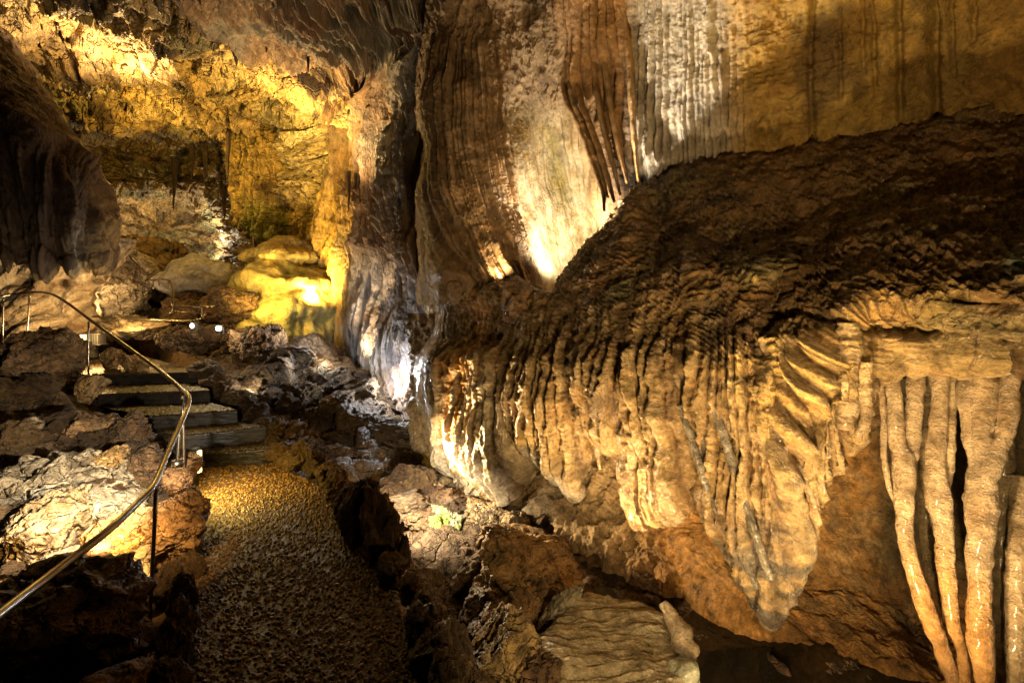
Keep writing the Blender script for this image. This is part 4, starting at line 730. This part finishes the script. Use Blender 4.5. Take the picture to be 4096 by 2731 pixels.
for i, (lab, pl, r) in enumerate(SF):
    stub('stalactite', lab, [(x, y, float(B(x))-.34-.02*(i % 3)) for x, y in pl], r, 400+i, (((.05, .042, .03), (.22, .18, .12)) if 'spur' in lab or 'blue' in lab else CT), rough=.42, n=80, sides=24, freq=16.)
rq = random.Random(11)
for i in range(58):
    x = rq.uniform(1235, 1985); y0_ = rq.uniform(770, 880); ye = float(np.interp(x, FX, FY)); ln = float(np.interp(x, [1235, 1400, 1560, 1650, 1760, 1800, 1860, 1985], [.1, .15, .3, .42, .42, .2, .1, -.05]))+rq.uniform(-.06, .06)
    L_ = min(max(60, (ye-y0_)*rq.uniform(.45, 1.0)), 330); r0_ = rq.uniform(5.5, 10)
    if x > 1990-0*L_ or 1566 < x < 1600: continue
    pl = [(x+ln*L_*t+rq.uniform(-2.5, 2.5), y0_+L_*t) for t in (0, .3, .6, .85, 1)]
    ds = [float(B(xx))-.315-.03*rq.random() for xx, yy in pl]
    stub('dripstone_strand', 'slim knobbly strand of wet dripstone hanging down the face of the flowstone bulge', [(xx, yy, dd) for (xx, yy), dd in zip(pl, ds)], [r0_*1.15, r0_, r0_*.85, r0_*.7, r0_*.35], 500+i, (CT if i % 3 else ((.30, .15, .04), (.50, .32, .12))), rough=.42, n=60, sides=18, freq=17.)['group'] = 'strands of dripstone on the bulge'
# fluted columns at the far end of the bulge
OC = [(1012, 850, 1000), (1030, 845, 1045), (1047, 850, 1062), (1064, 850, 1066), (1080, 830, 1058), (1097, 820, 1060), (1113, 830, 1082), (1130, 850, 1094), (1147, 860, 1120), (1160, 880, 1150)]
ol = ['white edge column', 'cream column beside the white edge column', 'third cream column from the white edge', 'cream column just left of the amber ones', 'first amber column', 'brightest amber column', 'second amber column with a cream tip', 'brown streaked column after the amber ones', 'slightly bent brown column', 'longest brown column, last before the rough apron']
for i, (x, y0_, y1_) in enumerate(OC):
    ct = ((.44, .36, .24), (.62, .55, .42)) if i < 4 else (((.50, .24, .03), (.62, .36, .08)) if i < 7 else ((.36, .21, .08), (.52, .38, .20)))
    stub('stalactite', ol[i]+' of the fluted fringe over the stream', [(x-3+k*3, y0_+(y1_-y0_)*k/3, float(B(x))-.44-.01*(i % 2)) for k in range(4)], [6, 8, 8, 5], 430+i, ct, rough=.22, n=70, sides=20, freq=16.)
# ------------------------------------------------------------------ drapery sheets by the niche
DR = [([(1345, -40), (1352, 20), (1363, 110), (1371, 198), (1385, 286), (1407, 374), (1424, 446)], 'long amber edged drapery sheet hanging right of the bright niche'), ([(1372, -40), (1376, 20), (1385, 110), (1400, 220), (1418, 330), (1440, 420)], 'second amber edged drapery sheet next to the long one'), ([(1430, -20), (1440, 66), (1448, 180), (1456, 308), (1466, 415)], 'white edged drapery sheet at the start of the white flutes'), ([(1301, 229), (1318, 265), (1336, 299), (1363, 374), (1385, 439), (1388, 484)], 'short curved drapery sheet bordering the niche'), ([(1335, 235), (1352, 280), (1371, 330), (1398, 417), (1410, 462)], 'middle drapery sheet ending over the ledge'), ([(1318, 236), (1334, 275), (1354, 325), (1376, 385), (1396, 452)], 'thin drapery sheet tucked between its neighbours by the niche')]
for i, (pl, lab) in enumerate(DR):
    zf = [float(np.interp(x, [1300, 1360, 1420, 1470], [5.3, 4.86, 4.46, 4.16])) for x, y in pl]
    pl = [(pl[0][0]-22, pl[0][1]-110)]+pl; zf = [zf[0]+.35]+zf
    p = path_w([(x, y, d) for (x, y), d in zip(pl, zf)], 90); o_ = p[0].copy(); w = np.interp(np.linspace(0, 1, 90), [0, .7, 1], [.034, .034, .014])
    V, q, t = tube(p-o_, w, 20, rough=.4, seed=440+i, flat=((.35, 1, 0), 3.2), freq=7.)
    me = tube_mesh('drapery_sheet', [(V, q, t)], lambda v: mixc((.40, .19, .05), (.56, .40, .22), np.clip(fbm(v*np.array([5, 5, 2.])+i, 3, 441)*.8+.4, 0, 1))); o = link('drapery_sheet', me, M_FLOW); o.location = o_; tag(o, lab, 'drapery')
# ------------------------------------------------------------------ stalactites of the chamber
def cone_mesh(seed, dr=4):
    n = 40; t = np.linspace(0, 1, n); p = np.stack([.03*np.sin(t*4+seed), .03*np.cos(t*3+seed), -t], 1); V, q, tr = tube(p, .13*(1-t)**.8+.012, 14, rough=.5, seed=seed, freq=4.)
    return tube_mesh('stalactite', [(V, q, tr)], lambda v: mixc((.035, .02, .012), (.11, .065, .035), np.clip(fbm(v*6+seed, 3, seed)+.5, 0, 1)))
CM = [cone_mesh(500+i) for i in range(5)]
def lat_d(lat, px, py):
    A = np.array(lat); d = np.hypot(A[..., 0]-px, (A[..., 1]-py)); w = 1/(d+4)**3; return float((w*A[..., 2]).sum()/w.sum())
BIG = [(540, 88, 62, 1.5, 'big lone dark stalactite hanging from the chamber ceiling'), (527, 84, 34, .7, 'short dark stalactite beside the big lone one'), (612, 70, 52, 1.5, 'fat dark stalactite at one end of the dark ceiling cluster'), (640, 82, 50, 1.0, 'thin stalactite second in the dark ceiling cluster'), (655, 90, 55, .8, 'needle stalactite in the middle of the dark ceiling cluster'), (668, 80, 40, 1.0, 'stubby stalactite in the dark ceiling cluster'), (706, 100, 68, .8, 'long tapering stalactite ending the dark ceiling cluster'), (694, 95, 40, .8, 'short stalactite beside the long tapering one'), (443, 50, 32, .9, 'small dark stalactite over the brightest ceiling'), (345, 38, 22, 1., 'stub stalactite on the pale ceiling ledge'), (115, 200, 62, 1.5, 'thick dark stalactite beside the dark buttress'), (210, 176, 60, 1.2, 'dark stalactite group leader near the buttress'), (800, 400, 85, .55, 'thin long stalactite on the yellow wall'), (816, 405, 45, .8, 'short stalactite paired with the thin long one'), (828, 410, 102, .45, 'longest needle stalactite on the yellow wall'), (841, 415, 60, .6, 'tapered stalactite at the edge of the yellow wall'), (856, 430, 50, .6, 'last short stalactite before the banded wall'), (762, 440, 66, .45, 'needle stalactite left of the pair on the yellow wall'), (400, 370, 110, .5, 'slender stalactite before the dark far alcove'), (525, 265, 150, .42, 'long dark curtain edge stalactite by the yellow column'), (513, 400, 100, .8, 'dark stalactite above the far lamp'), (470, 330, 80, .9, 'broad stalactite in the far alcove'), (440, 340, 70, .8, 'medium stalactite in the far alcove beside the broad one')]
for i, (x, y, h, w, lab) in enumerate(BIG):
    d = lat_d(flat_, x, y)-(.25 if x < 790 else .75) if x < 790 else 9.0
    L = h*d/F; o = link('stalactite', CM[i % 5], M_MID); o.location = W(x, y-6, d-.1); o.scale = (L*w*.8, L*w*.8, L*1.1); tag(o, lab, 'stalactite')
for i in range(150):
    x = rs.uniform(90, 720); y = rs.choice([rs.uniform(20, 130), rs.uniform(130, 210), rs.uniform(210, 320)]); h = rs.uniform(9, 26)
    if x < 120+max(0, y-90)*.6: continue
    d = lat_d(flat_, x, y)-.35; L = h*d/F; o = link('thin_stalactite', CM[i % 5], M_MID); o.location = W(x, y, d); o.scale = (L*.45, L*.45, L*1.2)
    tag(o, 'hair thin dark stalactite among many on the lit chamber ceiling', 'stalactite', 'thin stalactites on the chamber ceiling')
# hanging yellow column mass with roots
def col_mass():
    rows = [(235, 548, 690), (290, 540, 690), (350, 538, 682), (410, 540, 672), (460, 545, 668), (500, 552, 664), (528, 572, 660), (540, 600, 645)]
    lat = []
    for y, a, b in rows:
        m = (a+b)/2; lat.append([(a+14, y, 12.6), (a, y, 11.9), (a+.25*(b-a), y, 11.2), (m, y+4, 10.95), (a+.75*(b-a), y, 11.1), (b, y-4, 11.6)])
    lat.append([(x, y-14, 12.3) for x, y, d in lat[-1]])
    def dsp(s):
        f, _ = flute(s.px/9+.6*fbm(s.X*.9, 2, 451), 452); return .12*f+.16*ridged(s.X*np.array([1.6, 1.6, 3.2]), 4, 453)+.07*fbm(s.X*5, 4, 454)
    def cl(s):
        n = fbm(s.X*1.4, 4, 455)*.5+.5; c = mixc((.34, .20, .05), (.54, .38, .12), n); c = mixc(c, (.30, .32, .08), sst(440, 510, s.py)*.8*sst(.3, .6, n)); return mixc(c, (.08, .045, .02), sst(.52, .68, fbm(s.X*3, 4, 456)*.5+.5)*.75*(1-sst(470, 520, s.py)))
    o, _ = surf('hanging_flowstone', lat, 220, 360, dsp, cl, M_FAR); tag(o, 'hanging yellow green flowstone column with root like drips below', 'flowstone')
    V = []
    for k in range(9):
        x = 585+k*8+rs.uniform(-2, 2); p = path_w([(x, 515, 11.3), (x+rs.uniform(-3, 3), 550, 11.3), (x+rs.uniform(-4, 4), 555+rs.uniform(0, 32), 11.3)], 24); V.append(tube(p, np.linspace(.045, .018, 24), 8, rough=.3, seed=k))
    link('drip_roots', tube_mesh('drip_roots', V, (.34, .22, .1)), M_MID, o)
col_mass()
# ------------------------------------------------------------------ railings
def railing(name, label, rail, r, posts, group=None, pr=None, n=120, infill=None):
    p = path_w(rail, n); o = empty(name, tuple(p[0])); tag(o, label, 'railing', group); o_ = np.array(p[0])
    link('handrail', tube_mesh('handrail', [tube(p-o_, np.full(n, r), 20)], (.6, .5, .4)), M_STEEL, o)
    for (x0, y0_, x1, y1_, d) in posts:
        q = np.array([W(x0, y0_, d), W(x1, y1_, d)])-o_; q = np.linspace(q[0], q[1], 6)
        po = link('post', tube_mesh('post', [tube(q, np.full(6, pr or r*.6), 14)], (.6, .5, .4)), M_STEEL, o)
        if d < 8: link('base_plate', tube_mesh('base_plate', [tube([q[-1]+(0, 0, .012), q[-1]-(0, 0, .03)], [r*2.1, r*2.3], 16)], (.6, .5, .4)), M_STEEL, po); link('collar', tube_mesh('collar', [tube([q[0]-(0, 0, r*.7), q[0]-(0, 0, r*2.2)], [r*.85, r*.85], 14)], (.6, .5, .4)), M_STEEL, po)
    if infill:
        for pl in infill: q = path_w(pl, 30)-o_; link('lower_rail', tube_mesh('lower_rail', [tube(q, np.full(30, r*.6), 10)], (.6, .5, .4)), M_STEEL, o)
    return o
railing('handrail_railing', 'long curving steel handrail sweeping from the near corner up past the steps', [(-150, 1530, 1.12), (0, 1410, 1.4), (85, 1344, 1.58), (170, 1279, 1.75), (256, 1211, 1.93), (324, 1146, 2.2), (356, 1110, 2.36), (387, 1036, 2.72), (407, 992, 2.95), (419, 964, 3.1), (430, 937, 3.28), (433, 911, 3.42), (419, 896, 3.6), (395, 874, 3.85), (350, 838, 4.3), (274, 783, 4.9), (209, 736, 5.4), (169, 706, 5.8), (133, 682, 6.1), (109, 673, 6.3), (81, 671, 6.45), (32, 675, 6.5), (0, 682, 6.4), (-60, 700, 6.3)], .0165,
        [(359, 1112, 341, 1490, 2.38), (419, 903, 426, 1168, 3.52), (413, 985, 408, 1060, 3.05), (204, 737, 203, 862, 5.5), (68, 676, 61, 800, 6.47), (8, 684, 6, 790, 6.42)])
railing('handrail_railing', 'thin horizontal handrail crossing below the pale outcrop to the lamp', [(-40, 686, 7.4), (0, 690, 7.5), (20, 703, 7.5), (70, 714, 7.6), (140, 721, 7.7), (215, 727, 7.8), (330, 733, 8), (400, 736, 8.1), (448, 736, 8.2), (476, 722, 8.4), (494, 704, 8.8), (507, 696, 9.2), (511, 694, 9.4)], .018, [(38, 706, 36, 760, 7.55), (117, 719, 115, 770, 7.65), (286, 730, 284, 765, 7.9), (289, 731, 288, 760, 7.95), (502, 697, 500, 722, 9.1)])
railing('handrail_railing', 'short zigzag handrail with a lower bar beside the grey dome', [(298, 588, 8.1), (318, 610, 8), (340, 634, 8), (350, 643, 8), (384, 642, 8), (392, 652, 8), (398, 668, 7.9), (396, 692, 7.8), (400, 701, 7.8), (440, 705, 7.9), (470, 705, 8), (495, 702, 8), (505, 697, 8)], .018, [(352, 643, 352, 664, 8), (364, 643, 366, 656, 8), (386, 643, 386, 662, 8), (396, 694, 396, 716, 7.8), (464, 705, 464, 730, 7.9), (326, 618, 326, 632, 8)], infill=[[(400, 714, 7.8), (430, 717, 7.8), (465, 718, 7.9)]])
railing('handrail_railing', 'faint far handrail strung across the back of the chamber', [(262, 543, 15), (300, 560, 14.6), (340, 569, 14.3), (365, 571, 14.2), (400, 566, 14.2), (421, 560, 14.2), (440, 566, 14)], .022, [(365, 571, 364, 586, 14.2), (421, 560, 421, 582, 14.2), (300, 560, 300, 576, 14.6)])
# ------------------------------------------------------------------ lamps that show
def light(name, loc, power, col, r=.04, spot=None, aim=None, blend=.6):
    d = bpy.data.lights.new(name, 'SPOT' if spot else 'POINT'); d.energy = power; d.color = col; d.shadow_soft_size = r
    if spot: d.spot_size = math.radians(spot); d.spot_blend = blend
    o = bpy.data.objects.new(name, d); COL.objects.link(o); o.location = loc
    if aim is not None:
        from mathutils import Vector
        o.rotation_euler = (Vector(aim)-Vector(loc)).to_track_quat('-Z', 'Y').to_euler()
    return o
def box_bm(bm, c, s, bev=.006):
    r = bmesh.ops.create_cube(bm, size=1); vs = r['verts']
    for v in vs: v.co = (v.co.x*s[0]+c[0], v.co.y*s[1]+c[1], v.co.z*s[2]+c[2])
    bmesh.ops.bevel(bm, geom=list({e for v in vs for e in v.link_edges}), offset=bev, segments=2, affect='EDGES')
def bm_obj(name, fn, mat, parent):
    bm = bmesh.new(); fn(bm); me = bpy.data.meshes.new(name); bm.to_mesh(me); bm.free(); return link(name, me, mat, parent)
def lantern(loc, label):
    o = empty('lantern', loc); tag(o, label, 'lamp')
    bm_obj('lens', lambda b: box_bm(b, (-.06, -.02, .0), (.12, .12, .13)), M_LENS, o)
    def cage(b):
        for k in range(5): box_bm(b, (.06+k*.04, -.02, 0), (.012, .15, .16), .003)
        box_bm(b, (.14, -.02, .08), (.26, .17, .014), .004); box_bm(b, (.06, -.02, -.085), (.42, .17, .016), .004); box_bm(b, (-.06, -.02, .075), (.14, .14, .014), .004)
    bm_obj('housing', cage, M_HOUS, o); bm_obj('pedestal', lambda b: box_bm(b, (.05, 0, -.19), (.12, .1, .2)), M_HOUS, o); return o
def flood(loc, label, s=1., w=True, rz=0):
    o = empty('floodlamp', loc, rz); tag(o, label, 'lamp'); o.scale = (s, s, s)
    def hs(b):
        box_bm(b, (0, .05, 0), (.17, .08, .13)); box_bm(b, (0, .02, .072), (.19, .14, .012), .003)
    bm_obj('housing', hs, M_HOUS, o); bm_obj('lens', lambda b: [setattr(v, 'co', (v.co.x, v.co.z*.25-.002, v.co.y)) for v in bmesh.ops.create_uvsphere(b, u_segments=20, v_segments=10, radius=.062)['verts']], M_LENSW if w else M_LENS, o)
    def br(b):
        box_bm(b, (-.1, .05, -.06), (.012, .03, .16), .003); box_bm(b, (.1, .05, -.06), (.012, .03, .16), .003); box_bm(b, (0, .05, -.14), (.22, .04, .012), .003)
    bm_obj('bracket', br, M_HOUS, o); return o
LAN = W(203, 778, 7.0)
lantern(LAN, 'caged yellow lantern glowing beside the landing behind the handrail post')
flood(W(502, 754, 6.7), 'bright round white floodlamp glaring among the dark rubble', .6, True, .3)
flood(W(441, 748, 6.75), 'smaller white floodlamp under the thin railing', .6, True, -.3)
sl = empty('slit_lamp', W(449, 1062, 3.75)); tag(sl, 'narrow upright slit lamp set in the kerb at the bottom step', 'lamp')
bm_obj('housing', lambda b: box_bm(b, (-.02, .03, 0), (.05, .07, .22)), M_HOUS, sl); bm_obj('lens', lambda b: box_bm(b, (.012, .03, 0), (.016, .04, .18), .003), M_LENS, sl)
# ------------------------------------------------------------------ light
WARM = (1, .60, .20); YEL = (1, .64, .13); NEU = (1, .70, .34); WHI = (1, .88, .66); COOL = (.86, .92, 1.0); AMB = (1, .52, .14)
light('lantern_light', W(215, 776, 6.8), 40, WARM)
light('flood_light', W(506, 748, 6.55), 12, WHI); light('flood_light', W(440, 742, 6.6), 9, NEU)
light('slit_light', np.array(W(449, 1050, 3.75))+np.array((.07, .0, .03)), 60, YEL, .02, 150, WZ(560, 1130, 0), 1)
# chamber
light('chamber_light', W(556, 700, 7.8), 240, YEL, .3, 115, W(690, 640, 9.7), .8)
light('chamber_light', W(715, 690, 8.8), 520, YEL, .1, 140, W(765, 480, 10.3), .8)  # extra light put in to lift the yellow wall
light('chamber_light', W(670, 335, 8.15), 620, YEL, .1, 150, W(700, 200, 9.4), .8)
light('ceiling_lamp', W(290, 225, 7.6), 560, NEU, .1, 160, W(230, 40, 7.2), .8)
light('ceiling_lamp', W(740, 430, 7.9), 380, NEU, .1, 150, W(800, 90, 7.5), .8)
light('ceiling_lamp', W(330, 330, 9.8), 230, YEL, .1)
light('far_lamp', W(480, 550, 15.6), 190, WHI, .08); light('far_lamp', W(286, 555, 15.6), 150, NEU, .08)
light('boulder_lamp', W(218, 715, 8.0), 110, NEU, .08, 130, W(262, 650, 8.7), .8)
light('outcrop_lamp', W(150, 765, 6.4), 80, NEU, .06, 120, W(90, 640, 7.3), .8)
light('slab_lamp', W(300, 735, 7.6), 20, WARM, .05)
# stream bed
light('stream_lamp', W(715, 900, 6.45), 14, WHI, .03); light('stream_lamp', W(752, 815, 7.1), 16, WHI, .03); light('stream_lamp', W(640, 850, 6.5), 12, COOL, .03); light('stream_lamp', W(575, 892, 5.9), 5, WHI, .02); light('stream_lamp', W(700, 765, 7.2), 18, COOL, .03)
light('wall_light', W(835, 840, 7.7), 300, NEU, .06, 110, W(885, 330, 8.6), .9)  # added uplight to brighten the banded wall, no lamp known here
light('wall_light', W(895, 870, 6.6), 65, COOL, .06)
light('wall_light', W(978, 930, 6.0), 30, COOL, .05)
# niche and ledge
light('niche_lamp', W(1312, 628, 5.45), 240, WHI, .08, 150, W(1285, 330, 6.2), .7)
light('flute_fill', W(1332, 560, 4.1), 380, WHI, .04, 60, W(1590, 190, 3.9), 1)  # added light, floats unseen at the ledge edge to whiten the flutes
light('curtain_fill', W(1150, 640, 4.95), 36, NEU, .04, 130, W(1100, 250, 5.3), .8)  # added light with no fixture, brightens the fluted curtain
# bulge
light('pool_lamp', (.75, 1.3, .0), 210, NEU, .03, 125, (1.5, 2.7, 1.1), 1); light('bulge_fill', (.55, .15, .35), 240, NEU, .04, 85, (1.45, 2.9, 1.6), 1)  # second light is an unseen fill added to catch the ledge ripples
light('pan_fill', (1.12, 1.95, -.22), 7, NEU, .03); light('floor_spot', (.4, .95, .5), 80, NEU, .04, 80, (.35, 2.7, -.3), 1)  # pan light is added only to brighten the rippled pan
light('pool_spot', (.95, 1.75, .0), 420, YEL, .04, 48, (1.75, 2.9, 4.4), 1)
light('kerb_spot', W(925, 1125, 3.55), 170, WHI, .04, 130, W(985, 1185, 4.1), 1); light('fringe_fill', (.52, 2.95, -.05), 130, NEU, .03, 150, (.8, 3.3, .8), 1); light('fringe_fill', (1.45, 1.75, -.12), 120, NEU, .03, 150, (1.8, 2.3, 1.0), 1); light('kerb_spot', W(950, 1070, 4.3), 420, NEU, .04, 130, (.7, 3.6, .9), 1); light('ripple_fill', (1.75, .8, .9), 45, YEL, .05, 70, (1.9, 2.6, 2.1), 1)  # crevice pair and ledge light are unseen fills added to lift fringe and ripples
# left foreground
light('gully_lamp', W(325, 1050, 2.5), 280, WHI, .03, 110, W(120, 1120, 3.0), 1); light('gully_lamp', W(270, 1170, 2.3), 120, WARM, .03, 110, W(120, 1270, 2.7), 1); light('gully_lamp', W(385, 1150, 2.45), 30, WARM, .03, 110, W(300, 1260, 2.7), 1)
w = bpy.data.worlds.new('World'); sc.world = w; w.use_nodes = True
w.node_tree.nodes['Background'].inputs['Color'].default_value = (.9, .55, .25, 1); w.node_tree.nodes['Background'].inputs['Strength'].default_value = .003
sc.view_settings.view_transform = 'Standard'; sc.view_settings.look = 'None'; sc.view_settings.exposure = 0; sc.view_settings.gamma = 1
sc.cycles.max_bounces = 5; sc.cycles.diffuse_bounces = 1; sc.cycles.glossy_bounces = 2; sc.cycles.use_denoising = True; sc.cycles.sample_clamp_indirect = 4
